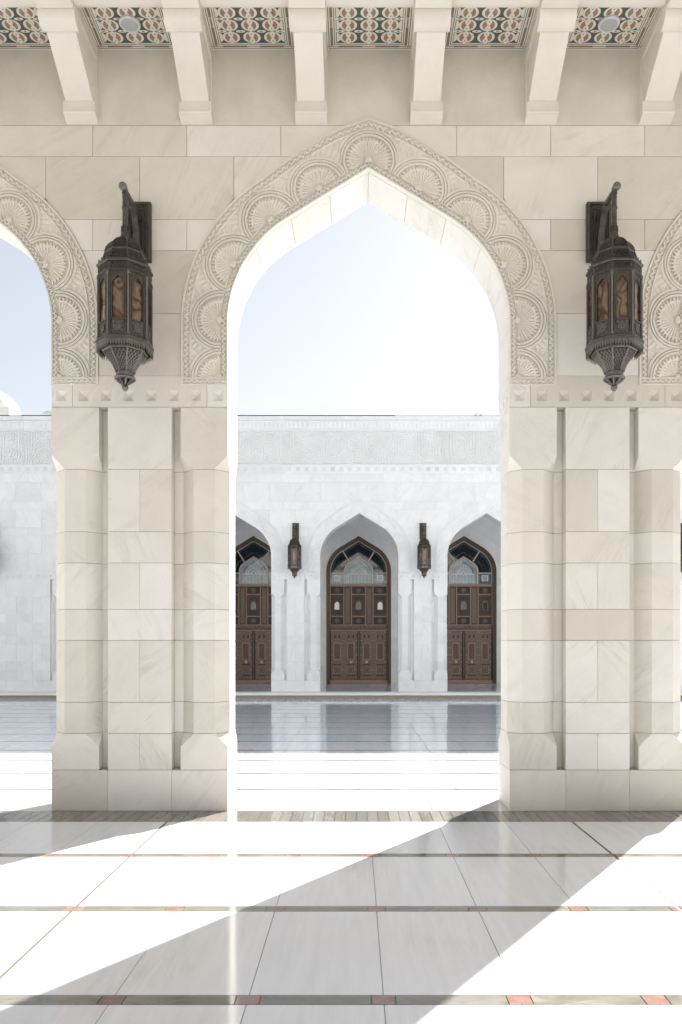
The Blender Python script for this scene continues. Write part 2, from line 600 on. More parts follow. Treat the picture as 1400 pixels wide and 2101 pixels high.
T_IN = 16 * PXM
A2 = Arch(1.364, 1.2, 4.717, 6.223, 4.197, 0.04)
ls = A2.lens(T_IN)
SHELL = sum(ls) / 5
SHELL_C = []
for k in range(6):
    d = k * SHELL
    c = A2.at(d, T_IN, T_IN)
    if d <= ls[0]:
        n_ = (1.0, 0.0)
    elif d <= ls[0] + ls[1]:
        a = (d - ls[0]) / ls[1] * A2.th
        n_ = (math.cos(a), math.sin(a))
    else:
        n_ = (math.cos(A2.th), math.sin(A2.th))
    if k == 5:
        n_ = (0.0, 1.0)
        c = (0.0, c[1])
    SHELL_C.append((c[0], c[1], n_[0], n_[1]))


def surround_meshes(step, mat, tag, amp=1.0):
    """returns list of (name, mesh): chevron borders and one carving per shell, both halves"""
    tot = sum(ls)
    ns = max(40, int(tot / step))
    nt = max(20, int(SURR_W / step))
    tv = np.linspace(0, SURR_W, nt + 1)
    # rows snap to the borders
    i_in = int(np.argmin(abs(tv - T_IN)))
    i_out = int(np.argmin(abs(tv - 77 * PXM)))
    tv[i_in] = T_IN
    tv[i_out] = 77 * PXM
    sv_ = np.linspace(0, tot, ns + 1)
    X = np.zeros((ns + 1, nt + 1))
    Z = np.zeros_like(X)
    for i, d in enumerate(sv_):
        dd, seg = d, 0
        while seg < 2 and dd > ls[seg]:
            dd -= ls[seg]
            seg += 1
        f = min(1.0, dd / ls[seg])
        for j, t in enumerate(tv):
            X[i, j], Z[i, j] = A2.pt(seg, f, t)
    S, T = np.meshgrid(sv_, tv, indexing='ij')
    H = relief(X, Z, S, T) * amp
    PROUD = 0.012
    out = []

    def grid(i0, i1, j0, j1, mirror, extra=None):
        sub = lambda M: M[i0:i1 + 1, j0:j1 + 1]
        x, z, y = sub(X).copy(), sub(Z), -PROUD - sub(H)
        if mirror:
            x = -x
        n, m = x.shape
        V = list(zip(x.ravel().tolist(), y.ravel().tolist(), z.ravel().tolist()))
        F = [(a * m + b, a * m + b + 1, (a + 1) * m + b + 1, (a + 1) * m + b) for a in range(n - 1) for b in range(m - 1)]
        return V, F

    def skirt(mb, j, y0, y1, dt, mirror):
        xs, zs = X[:, j], Z[:, j]
        v, f = [], []
        for i in range(ns + 1):
            sx = -1 if mirror else 1
            nxx = dt
            v += [(sx * (xs[i] + (nxx if zs[i] < 4.72 else 0)), y0, zs[i]), (sx * (xs[i] + (nxx if zs[i] < 4.72 else 0)), y1, zs[i])]
        for i in range(ns):
            f.append((2 * i, 2 * i + 1, 2 * i + 3, 2 * i + 2))
        mb.add(v, f)

    # borders
    mb = MB()
    for mir in (0, 1):
        mb.add(*grid(0, ns, i_out, nt, mir))
        skirt(mb, nt, -PROUD, 0.03, 0.0, mir)
    out.append(('chevron_border', mb.mesh('outer_border_' + tag, mat)))
    mb = MB()
    for mir in (0, 1):
        mb.add(*grid(0, ns, 0, i_in, mir))
        skirt(mb, 0, -PROUD, 0.055, 0.0, mir)
    out.append(('chevron_border', mb.mesh('inner_border_' + tag, mat)))
    # foot borders
    zt, zb = 4.197, 4.126
    for sx in (-1, 1):
        mb = MB()
        nx_, nz_ = max(20, int(SURR_W / step)), max(8, int((zt - zb) / step))
        xx, zz = np.meshgrid(np.linspace(0, SURR_W, nx_ + 1), np.linspace(zb, zt, nz_ + 1), indexing='ij')
        p = (zz - zb) / PXM
        w = np.abs(2 * ((xx / PXM / 10.6) % 1.0) - 1)
        v = (p - 3) / 10
        dd = np.abs(v - (0.24 + 0.52 * w))
        hh = np.where((p > 3) & (p < 13) & (xx > 0.02) & (xx < SURR_W - 0.02), np.where(dd < 0.16, 0.0, -0.020 * np.clip((dd - .16) / .10, 0, 1)), 0.0)
        V = list(zip((sx * (1.364 + xx)).ravel().tolist(), (-PROUD - hh).ravel().tolist(), zz.ravel().tolist()))
        m_ = nz_ + 1
        F = [(a * m_ + b, a * m_ + b + 1, (a + 1) * m_ + b + 1, (a + 1) * m_ + b) for a in range(nx_) for b in range(nz_)]
        mb.add(V, F)
        x0, x1 = sorted((sx * 1.364, sx * (1.364 + SURR_W)))
        mb.add([(x0, -PROUD, zb), (x1, -PROUD, zb), (x1, 0.03, zb), (x0, 0.03, zb)], [(0, 1, 2, 3)])
        for xx_ in (x0, x1):
            mb.add([(xx_, -PROUD, zb), (xx_, 0.03, zb), (xx_, 0.03, zt), (xx_, -PROUD, zt)], [(0, 1, 2, 3)])
        out.append(('foot_border', mb.mesh('foot_border_' + tag, mat)))
    # shells
    cuts = [0] + [int(round((k + 0.5) * SHELL / tot * ns)) for k in range(5)] + [ns]
    for k in range(5):
        for mir in (0, 1):
            mb = MB()
            mb.add(*grid(cuts[k], cuts[k + 1], i_in, i_out, mir))
            out.append(('shell_carving', mb.mesh('shell_' + tag, mat)))
    mb = MB()
    for mir in (0, 1):
        mb.add(*grid(cuts[5], cuts[6], i_in, i_out, mir))
    out.append(('shell_carving', mb.mesh('shell_' + tag, mat)))
    return out


# ------------------------------------------------------------------ masonry kit (meshes shared by near and far arcades)
W_COL, CH = 0.458, 0.1275
HALF_P = 0.8545
GAP = 0.0018
EASE = 0.0026


def oct_plan(th, e=0.0):
    w, c = W_COL, CH
    return [(c, e), (w - c, e), (w - e, c), (w - e, th - c), (w - c, th - e), (c, th - e), (e, th - c), (e, c)]


def rect_plan(th):
    w, c = W_COL, CH
    # eight points laid on the rectangle so that it lofts into the octagon
    return [(0, 0), (w, 0), (w, 0), (w, th), (w, th), (0, th), (0, th), (0, 0)]


def masonry(mat, mort, tag, th):
    K = {}
    oc = oct_plan(th)
    cap = rect_plan(th)
    for i in range(1, len(COURSES) - 1):
        z0, z1 = COURSES[i] + GAP, COURSES[i + 1] - GAP
        h = z1 - z0
        mb = MB()
        e = EASE
        insq = lambda pl: [(p[0] + (W_COL / 2 - p[0]) * 0.012, p[1] + (th / 2 - p[1]) * 0.012) for p in pl]
        if i == 1:      # base stone with broach stops
            mb.loft([[(*p, 0) for p in insq(cap)], [(*p, e) for p in cap], [(*p, h - 0.125) for p in cap], [(*p, h - e) for p in oc], [(*p, h) for p in insq(oc)]])
        elif i == len(COURSES) - 2:
            mb.loft([[(*p, 0) for p in insq(oc)], [(*p, e) for p in oc], [(*p, 0.137) for p in cap], [(*p, h - e) for p in cap], [(*p, h) for p in insq(cap)]])
        else:
            mb.prism(oc, 0, h, e)
        K[('col', i)] = mb.mesh('column_block_' + tag, mat)
        mb = MB()
        mb.box(-0.309, 0.309, 0, th, 0, h, e)
        K[('pan', i)] = mb.mesh('panel_block_' + tag, mat)
        mb = MB()
        mb.box(-0.309, -GAP / 2, 0, th, 0, h, e)
        K[('panh', i)] = mb.mesh('panel_block_' + tag, mat)
        mb = MB()
        mb.box(-0.0435, 0.0435, CH - 0.001, th - CH + 0.001, 0, h, 0.002)
        K[('slot', i)] = mb.mesh('slot_block_' + tag, mat)
    h = COURSES[1] - GAP
    for nm, w in (('base_c', 0.618), ('base_s', 0.545)):
        mb = MB()
        mb.box(-w / 2 + GAP / 2, w / 2 - GAP / 2, 0, th, 0.0, h, EASE)
        K[nm] = mb.mesh('plinth_block_' + tag, mat)
    # core
    mb = MB()
    e = 0.011
    sh = oct_plan(th, e)
    for sx in (-1, 1):
        pl = [(sx * (HALF_P - W_COL + p[0]), p[1]) for p in sh]
        mb.prism(pl, 0.396, 3.92)
    mb.box(-0.309 + e, 0.309 - e, e, th - e, 0.395, 3.92)
    mb.box(-0.42, 0.42, CH + e, th - CH - e, 0.394, 3.921)
    mb.box(-HALF_P + e, HALF_P - e, e, th - e, 0.001, 0.3935)
    K['core'] = mb.mesh('pier_core_' + tag, mort)
    # studded band, three stones
    def studded(x0, x1, studs, side):
        mb = MB()
        z0, z1 = 0.0, 4.215 - 3.913 - 2 * GAP
        zc, hs, dp = 4.02 - 3.913, 0.05, 0.034
        xs = [x0]
        for s_ in studs:
            xs += [s_ - hs, s_ + hs]
        xs.append(x1)
        zz = [z0, zc - hs, zc + hs, z1]
        for a in range(len(xs) - 1):
            for b in range(3):
                v = [(xs[a], 0, zz[b]), (xs[a + 1], 0, zz[b]), (xs[a + 1], 0, zz[b + 1]), (xs[a], 0, zz[b + 1])]
                if b == 1 and a % 2 == 1:
                    g = 0.006
                    inn = [(xs[a], g, zz[b]), (xs[a + 1], g, zz[b]), (xs[a + 1], g, zz[b + 1]), (xs[a], g, zz[b + 1])]
                    c = ((xs[a] + xs[a + 1]) / 2, dp + g, zc)
                    mb.add(v + inn + [c], [(0, 1, 5, 4), (1, 2, 6, 5), (2, 3, 7, 6), (3, 0, 4, 7), (4, 5, 8), (5, 6, 8), (6, 7, 8), (7, 4, 8)])
                else:
                    mb.add(v, [(0, 1, 2, 3)])
        mb.add([(x0, 0, z0), (x1, 0, z0), (x1, th, z0), (x0, th, z0), (x0, 0, z1), (x1, 0, z1), (x1, th, z1), (x0, th, z1)],
               [(0, 1, 2, 3), (4, 5, 6, 7), (2, 3, 7, 6)])
        for xe, on in ((x0, side == -1), (x1, side == 1)):
            if not on:
                mb.add([(xe, 0, z0), (xe, th, z0), (xe, th, z1), (xe, 0, z1)], [(0, 1, 2, 3)])
                continue
            sg = -1 if xe == x1 else 1
            ys = [0]
            for s_ in (th * 0.19, th * 0.5, th * 0.81):
                ys += [s_ - hs, s_ + hs]
            ys.append(th)
            for a in range(len(ys) - 1):
                for b in range(3):
                    v = [(xe, ys[a], zz[b]), (xe, ys[a + 1], zz[b]), (xe, ys[a + 1], zz[b + 1]), (xe, ys[a], zz[b + 1])]
                    if b == 1 and a % 2 == 1:
                        mb.add(v + [(xe + sg * dp, (ys[a] + ys[a + 1]) / 2, zc)], [(0, 1, 4), (1, 2, 4), (2, 3, 4), (3, 0, 4)])
                    else:
                        mb.add(v, [(0, 1, 2, 3)])
        return mb.mesh('studded_block_' + tag, mat)
    q = 0.651
    K['stud_c'] = studded(-q + GAP, q - GAP, [-.5425, -.3255, -.1085, .1085, .3255, .5425], 0)
    K['stud_l'] = studded(-HALF_P, -q - GAP, [-.7595], -1)
    K['stud_r'] = studded(q + GAP, HALF_P, [.7595], 1)
    return K


def wall_block_polys(courses, clip_l=True, clip_r=True, tclip=0.457):
    """(x,z) outlines about a pier axis, cut back to the arches on both sides"""
    out = []
    for z0, z1, kind in courses:
        ed = [-0.4555, 0.4555] if kind == 'A' else [0.0]
        w = 0.911
        xs = list(ed)
        while xs[-1] < BAY / 2 - 0.02:
            xs.append(min(BAY / 2, xs[-1] + w))
        while xs[0] > -BAY / 2 + 0.02:
            xs.insert(0, max(-BAY / 2, xs[0] - w))
        for a, b in zip(xs[:-1], xs[1:]):
            L_, R_ = [], []
            for i in range(13):
                z = z0 + GAP + (z1 - z0 - 2 * GAP) * i / 12
                lim = BAY / 2 - ARCH.hw(z, tclip)
                l, r = max(a + GAP, -lim if clip_l else -99), min(b - GAP, lim if clip_r else 99)
                if z > 6.7:
                    l, r = a + GAP, b - GAP
                if r - l > 0.012:
                    L_.append((l, z))
                    R_.append((r, z))
            if len(L_) > 1:
                def thin(P):
                    if all(abs(p[0] - P[0][0]) < 1e-6 for p in P):
                        return [P[0], P[-1]]
                    return P
                out.append(thin(R_) + thin(L_)[::-1])
    return out


def core_wall(name, mat, ztop, th, zlow=4.2, tcore=0.09, y0=0.010, y1=None):
    """one bay of rough wall behind the facing stones, with the arch cut out"""
    mb = MB()
    y1 = th - 0.006 if y1 is None else y1
    h = ARCH.full(tcore)
    h = [p for p in h if p[1] >= zlow]
    L_ = [(-BAY / 2, zlow), (h[0][0], zlow)] + h + [(h[-1][0], zlow), (BAY / 2, zlow)]
    for a, b in zip(L_[:-1], L_[1:]):
        if b[0] - a[0] < 1e-5:
            continue
        v = [(a[0], y0, a[1]), (b[0], y0, b[1]), (b[0], y0, ztop), (a[0], y0, ztop), (a[0], y1, a[1]), (b[0], y1, b[1]), (b[0], y1, ztop), (a[0], y1, ztop)]
        mb.add(v, [(0, 1, 2, 3), (4, 7, 6, 5), (0, 4, 5, 1), (3, 2, 6, 7)])
    return mb.mesh(name, mat)


def soffit_meshes(mat, tag, th, y0=0.0595, y1=None):
    y1 = th - 0.05 if y1 is None else y1
    A3 = Arch(1.364, 1.2, 4.717, 6.223, 4.217)
    tot = sum(A3.lens(0))
    n = 6
    out = []
    for k in range(n):
        for sx in (-1, 1):
            a, b = [], []
            for i in range(9):
                d = (k + i / 8) * tot / n
                d = min(max(d, k * tot / n + 0.002), (k + 1) * tot / n - (0.002 if k < n - 1 else 0.0015))
                p, q = A3.at(d, 0.0), A3.at(d, 0.1)
                a.append((sx * p[0], p[1]))
                b.append((sx * q[0], q[1]))
            mb = MB()
            mb.strip(a, b, y0, y1)
            out.append(mb.mesh('soffit_block_' + tag, mat))
    return out


def back_surround(mat, tag, th):
    mb = MB()
    a, b = ARCH.full(0.0), ARCH.full(SURR_W)
    mb.strip(a, b, th - 0.048, th + 0.012)
    return mb.mesh('rear_surround_' + tag, mat)


class Kit:
    pass


def make_kit(tag, mat, carved, mort, th, step, ztop):
    k = Kit()
    k.M = masonry(mat, mort, tag, th)
    k.sur = surround_meshes(step, carved, tag, 1.0 if tag == 'near' else 0.45)
    k.sof = soffit_meshes(mat, tag, th)
    k.rear = back_surround(carved, tag, th)
    k.core = core_wall('wall_core_' + tag, mort, ztop, th)
    k.th = th
    return k


def put_pier(kit, parent, x, left=True):
    M = kit.M
    th = kit.th
    p = ob('pier', M['core'], parent, (x, 0, 0))
    n = len(COURSES)
    sides = (-1, 1) if left else (1,)
    for i in range(1, n - 1):
        z = COURSES[i] + GAP
        for sx in sides:
            if sx == 1:
                ob('column_block', M[('col', i)], p, (HALF_P - W_COL, 0, z))
            else:
                ob('column_block', M[('col', i)], p, (-HALF_P + W_COL, th, z), math.pi)
            ob('slot_block', M[('slot', i)], p, (sx * 0.3528, 0, z))
        if i in (1, 3, 5, 7):
            ob('panel_block', M[('panh', i)], p, (0, 0, z))
            ob('panel_block', M[('panh', i)], p, (0, th, z), math.pi)
        else:
            ob('panel_block', M[('pan', i)], p, (0, 0, z))
    ob('plinth_block', M['base_c'], p, (0, 0, 0))
    for sx in sides:
        ob('plinth_block', M['base_s'], p, (sx * (0.309 + 0.2727), 0, 0))
    zb = 3.913 + GAP
    ob('studded_block', M['stud_c'], p, (0, 0, zb))
    if left:
        ob('studded_block', M['stud_l'], p, (0, 0, zb))
    ob('studded_block', M['stud_r'], p, (0, 0, zb))
    return p


def put_arch(kit, parent, x, y=0.0):
    a = ob('arch_surround', kit.sur[0][1], parent, (x, y, 0))
    for nm, me in kit.sur[1:]:
        ob(nm, me, a)
    for me in kit.sof:
        ob('soffit_block', me, a)
    if kit.rear:
        ob('rear_surround', kit.rear, a)
    return a


def put_wall_blocks(meshes, parent, x, y=0.0, name='stone_block'):
    for c, me in meshes:
        ob(name, me, parent, (x + c[0], y, c[1]))


def block_meshes(polys, mat, tag, depth=0.08):
    out = []
    for P in polys:
        cx = (min(p[0] for p in P) + max(p[0] for p in P)) / 2
        cz = (min(p[1] for p in P) + max(p[1] for p in P)) / 2
        mb = MB()
        mb.slab([(p[0] - cx, p[1] - cz) for p in P], 0.0, depth, EASE)
        out.append(((cx, cz), mb.mesh('stone_block_' + tag, mat)))
    return out


# ================================================================== THE SETTING
gm = MB()
gm.add([(-500, -300, -0.30), (500, -300, -0.30), (500, 700, -0.30), (-500, 700, -0.30)], [(0, 1, 2, 3)])
ob('ground', gm.mesh('ground', 'earth'), kind='structure')

# ---- arcade floor
TILE = 0.6145
bands = [1.10, 2.33, 3.56, 4.793, 6.02]
BW = 0.049
fm = MB()
fm.box(-20, 20, -4.2, 8.40, -0.29, -0.008)
floor = ob('floor', fm.mesh('floor', 'joint_light'), kind='structure')
xs = [(-8 + i) * TILE for i in range(17)]


def tile_mesh(w, d, mat, gx=0.002):
    mb = MB()
    mb.box(-w / 2, w / 2, -d / 2, d / 2, -0.02, 0.0, 0.0012)
    return mb.mesh('tile', mat)


def thick(x):
    return any(abs(abs(x) - 3 * TILE * k) < 0.01 for k in (1,))


rows = [(bands[i] + BW, bands[i + 1] - BW) for i in range(len(bands) - 1)] + [(bands[-1] + BW, 7.158)]
cache = {}
for (a, b) in rows:
    for i in range(16):
        x0, x1 = xs[i], xs[i + 1]
        g0 = 0.011 if thick(x0) else 0.0017
        g1 = 0.011 if thick(x1) else 0.0017
        key = (round(g0, 4), round(g1, 4), round(b - a, 4))
        w, d = x1 - x0 - g0 - g1, b - a - 0.003
        if key not in cache:
            cache[key] = tile_mesh(w, d, 'floor_marble')
        ob('floor_tile', cache[key], floor, ((x0 + g0 + x1 - g1) / 2, (a + b) / 2, 0))
# joints filled dark at the movement joints
for sx in (-1, 1):
    mb = MB()
    mb.box(-0.0105, 0.0105, -3, 7.158, -0.01, -0.003)
    ob('movement_joint', mb.mesh('movement_joint', 'joint_dark'), floor, (sx * 3 * TILE, 0, 0))
# bands with red squares at every crossing
RS = 0.110
red = tile_mesh(RS - 0.004, 2 * BW - 0.004, 'band_red')
redh = tile_mesh(RS / 2 - 0.014, 2 * BW - 0.004, 'band_red')
brn = tile_mesh(TILE - RS - 0.003, 2 * BW - 0.004, 'band_brown')
for yb in bands[1:]:
    for i in range(17):
        if thick(xs[i]):
            for sx in (-1, 1):
                ob('red_inlay', redh, floor, (xs[i] + sx * (RS / 4 + 0.006), yb, 0))
        else:
            ob('red_inlay', red, floor, (xs[i], yb, 0))
        if i < 16:
            ob('brown_inlay', brn, floor, ((xs[i] + xs[i + 1]) / 2, yb, 0))
# border strip along the piers
SW = 0.1005
stone_m = tile_mesh(SW - 0.004, 0.468, 'strip_stone')
for i in range(-48, 49):
    ob('border_stone', stone_m, floor, (i * SW + 0.03, 7.395, 0))
# threshold slabs under the arches and the step edge
for i in range(-6, 7):
    mb = MB()
    mb.box(-0.615, 0.615, 7.633, 8.42, -0.05, 0.0, 0.004)
    ob('threshold_slab', mb.mesh('threshold_slab', 'threshold_stone'), floor, (i * 1.2325, 0, 0))
# rest of the floor towards the back of the arcade and far sideways: same slabs, out of frame
mb = MB()
for x0 in np.arange(-16 * TILE - 6 * TILE, 22 * TILE, TILE):
    for y0 in [-3.1, -1.87, -0.64] + [bands[0] - 0.6] + [b + BW for b in bands]:
        y1 = {-3.1: -1.88, -1.87: -0.65, -0.64: 0.49}.get(y0, None)
        inside = -8 * TILE - 0.01 < x0 < 8 * TILE - 0.01
        if y1 is None:
            if y0 < bands[0]:
                y1 = bands[0] + BW - 0.004
            else:
                y1 = y0 + 1.13 if y0 < 6 else 7.15
            if inside and y0 > bands[0]:
                continue
        mb.box(x0 + 0.002, x0 + TILE - 0.002, y0, y1, -0.02, 0.0)
ob('floor_slabs', mb.mesh('floor_slabs', 'floor_marble'), floor, kind='stuff')

# ---- court paving
cm = MB()
cm.box(-40, 40, 8.38, 26.98, -0.295, COURT - 0.006)
court = ob('courtyard', cm.mesh('courtyard', 'joint_light'), kind='structure')
CX0 = -0.10
CP = 1.232
cy0 = 9.89 - CP
crow = 0
slab_m = {}
BH = 0.048
for rI in range(-1, 15):
    ya = max(8.44, cy0 + rI * CP + BH)
    yb = min(26.95, cy0 + (rI + 1) * CP - BH)
    if yb - ya < 0.05:
        continue
    single = yb < 19.5
    if single:
        for i in range(-13, 13):
            x0, x1 = CX0 + i * TILE, CX0 + (i + 1) * TILE
            g0 = 0.006 if (i - 2) % 6 == 0 else 0.0022
            g1 = 0.006 if (i - 1) % 6 == 0 else 0.0022
            key = (g0, g1, round(yb - ya, 3))
            if key not in slab_m:
                mb = MB()
                mb.box(-TILE / 2 + g0, TILE / 2 - g1, -(yb - ya) / 2, (yb - ya) / 2, -0.02, 0, 0.0012)
                slab_m[key] = mb.mesh('paving_slab', 'court_marble')
            ob('paving_slab', slab_m[key], court, ((x0 + x1) / 2, (ya + yb) / 2, COURT))
    mb = MB()
    rng = list(range(-40, 41)) if not single else list(range(-40, -13)) + list(range(13, 41))
    for i in rng:
        x0 = CX0 + i * TILE
        mb.box(x0 + 0.003, x0 + TILE - 0.003, ya, yb, COURT - 0.02, COURT)
    ob('distant_paving' if not single else 'side_paving', mb.mesh('paving', 'court_marble'), court, kind='stuff')
    yl = cy0 + (rI + 1) * CP
    if 8.5 < yl < 26.9:
        mb = MB()
        mb.box(-24, 24, yl - BH + 0.003, yl + BH - 0.003, COURT - 0.02, COURT - 0.001)
        ob('paving_band', mb.mesh('paving_band', 'court_band'), court)
        if yl < 16:
            mb = MB()
            mb.box(-0.05, 0.05, -BH + 0.004, BH - 0.004, -0.01, 0.0005)
            rm = mb.mesh('red_inlay', 'band_red')
            for i in range(-9, 11):
                ob('red_inlay', rm, court, (CX0 + i * TILE, yl, COURT))

# ---- far arcade floor
ff = MB()
ff.box(-24, 20, 26.96, 39.0, -0.29, -0.012)
ffloor = ob('far_floor', ff.mesh('far_floor', 'joint_light'), kind='structure')
mb = MB()
mb.box(-24, 20, 26.90, 27.44, -0.10, 0.0, 0.012)
ob('step_nosing', mb.mesh('step_nosing', 'stone_far'), ffloor)
mb = MB()
mb.box(-24, 20, 26.955, 27.2, -0.22, -0.101)
ob('step_riser', mb.mesh('step_riser', 'mortar'), ffloor)
mb = MB()
for i in range(-14, 14):
    for j in range(5):
        mb.box(i * 1.229 + 0.003, (i + 1) * 1.229 - 0.003, 27.445 + j * 1.18, 27.445 + (j + 1) * 1.18 - 0.006, -0.02, 0.001)
ob('far_slabs', mb.mesh('far_slabs', 'floor_marble'), ffloor, kind='stuff')

# ================================================================== NEAR ARCADE
near = make_kit('near', 'stone', 'stone_carved', 'mortar', TH, 0.0046, 7.42)
arc = ob('arcade_wall', None, None, (0, Y1, 0), label='cream marble arcade wall in the foreground, carved pointed arches on thick piers', category='arcade')
polys = wall_block_polys(WALL_C)
bm_near = block_meshes(polys, 'stone', 'near')
for x in PIERS_NEAR:
    put_pier(near, arc, x)
    put_wall_blocks(bm_near, arc, x)
rear_face = core_wall('court_facing', 'stone_far', 9.0, TH, 4.217, 0.1, TH - 0.0055, TH + 0.001)
for k in (-3, -2, -1, 0, 1, 2, 3):
    ob('court_facing', rear_face, arc, (k * BAY, 0, 0))
for k in (-1, 0, 1):
    put_arch(near, arc, k * BAY)
    ob('wall_core', near.core, arc, (k * BAY, 0, 0))
# the arcade runs on either side, out of frame
for k in (-3, -2, 2, 3):
    ob('wall_core', near.core, arc, (k * BAY, 0.001, 0))
    mb = MB()
    mb.box(-HALF_P, HALF_P, 0.01, TH - 0.01, 0, 4.199)
    if abs(k) < 4:
        ob('outer_pier', mb.mesh('outer_pier', 'stone'), arc, ((k + (0.5 if k > 0 else -0.5)) * BAY, 0, 0))
# frieze, one smooth stone between each pair of corbels
CS = BAY / 4
for i in range(-8, 8):
    mb = MB()
    mb.box(-CS / 2 + 0.0015, CS / 2 - 0.0015, 0.004, 0.07, 6.643, 7.41)
    ob('frieze_stone', mb.mesh('frieze_stone', 'stone_frieze'), arc, ((i + 1) * CS, 0, 0))


# corbels
def corbel_mesh():
    foot, strut, cap = MB(), MB(), MB()
    foot.extrude_x([(0.02, 6.645), (-0.085, 6.692), (-0.085, 6.700), (-0.097, 6.709), (-0.097, 6.722), (-0.090, 6.724), (-0.090, 6.815), (0.02, 6.815)], -0.154, 0.154)
    strut.extrude_x([(0.02, 6.813), (-0.082, 6.813), (-0.565, 7.128), (-0.565, 7.40), (0.02, 7.40)], -0.131, 0.131)
    strut.box(-0.1525, 0.1525, -0.045, 0.02, 6.816, 7.398)
    strut.extrude_x([(-0.04, 7.245), (-0.30, 7.265), (-0.565, 7.29), (-0.565, 7.397), (-0.04, 7.397)], -0.151, 0.151)
    pr = [(-0.548, 7.395), (-0.548, 7.130), (-0.553, 7.112), (-0.575, 7.106)]
    for i in range(9):
        a = i / 8 * math.pi / 2
        pr.append((-0.580 - 0.105 * math.sin(a), 7.113 + 0.105 * (1 - math.cos(a))))
    pr += [(-0.690, 7.395)]
    cap.extrude_x(pr, -0.1625, 0.1625)
    return (foot.mesh('corbel_foot', 'stone_corbel'), strut.mesh('corbel_strut', 'stone_corbel'), cap.mesh('corbel_cap', 'stone_corbel'))


cf, cs_, cc = corbel_mesh()
corb_x = [(i + 0.5) * CS for i in range(-8, 8)]
for x in corb_x:
    p = ob('corbel', cs_, arc, (x, 0, 0))
    ob('corbel_foot', cf, p)
    ob('corbel_cap', cc, p)

# ceiling
mb = MB()
mb.box(-20, 20, -4.0, Y1 + 0.02, 7.372, 7.7)
mb.box(-20, 20, Y1 - 0.1, Y1 + TH + 0.3, 7.43, 9.2)
ceil = ob('ceiling', mb.mesh('ceiling', 'stone_corbel'), kind='structure')
mb = MB()
mb.box(-0.161, 0.161, -3.2, Y1 - 0.688, 7.218, 7.38, 0.003)
beam_m = mb.mesh('ceiling_beam', 'stone_corbel')
mb = MB()
mb.box(-CS / 2 + 0.162, CS / 2 - 0.162, Y1 - 0.66, Y1 - 0.605, 7.293, 7.371)
mb.box(-CS / 2 + 0.162, CS / 2 - 0.162, Y1 - 1.2, Y1 - 0.661, 7.262, 7.371, 0.004)
cross_m = mb.mesh('cross_beam', 'stone_corbel')
for x in corb_x:
    ob('ceiling_beam', beam_m, ceil, (x, 0, 0))
    ob('cross_beam', cross_m, ceil, (x + CS / 2, 0, 0))

# mosaic coffers
PW = CS - 0.306


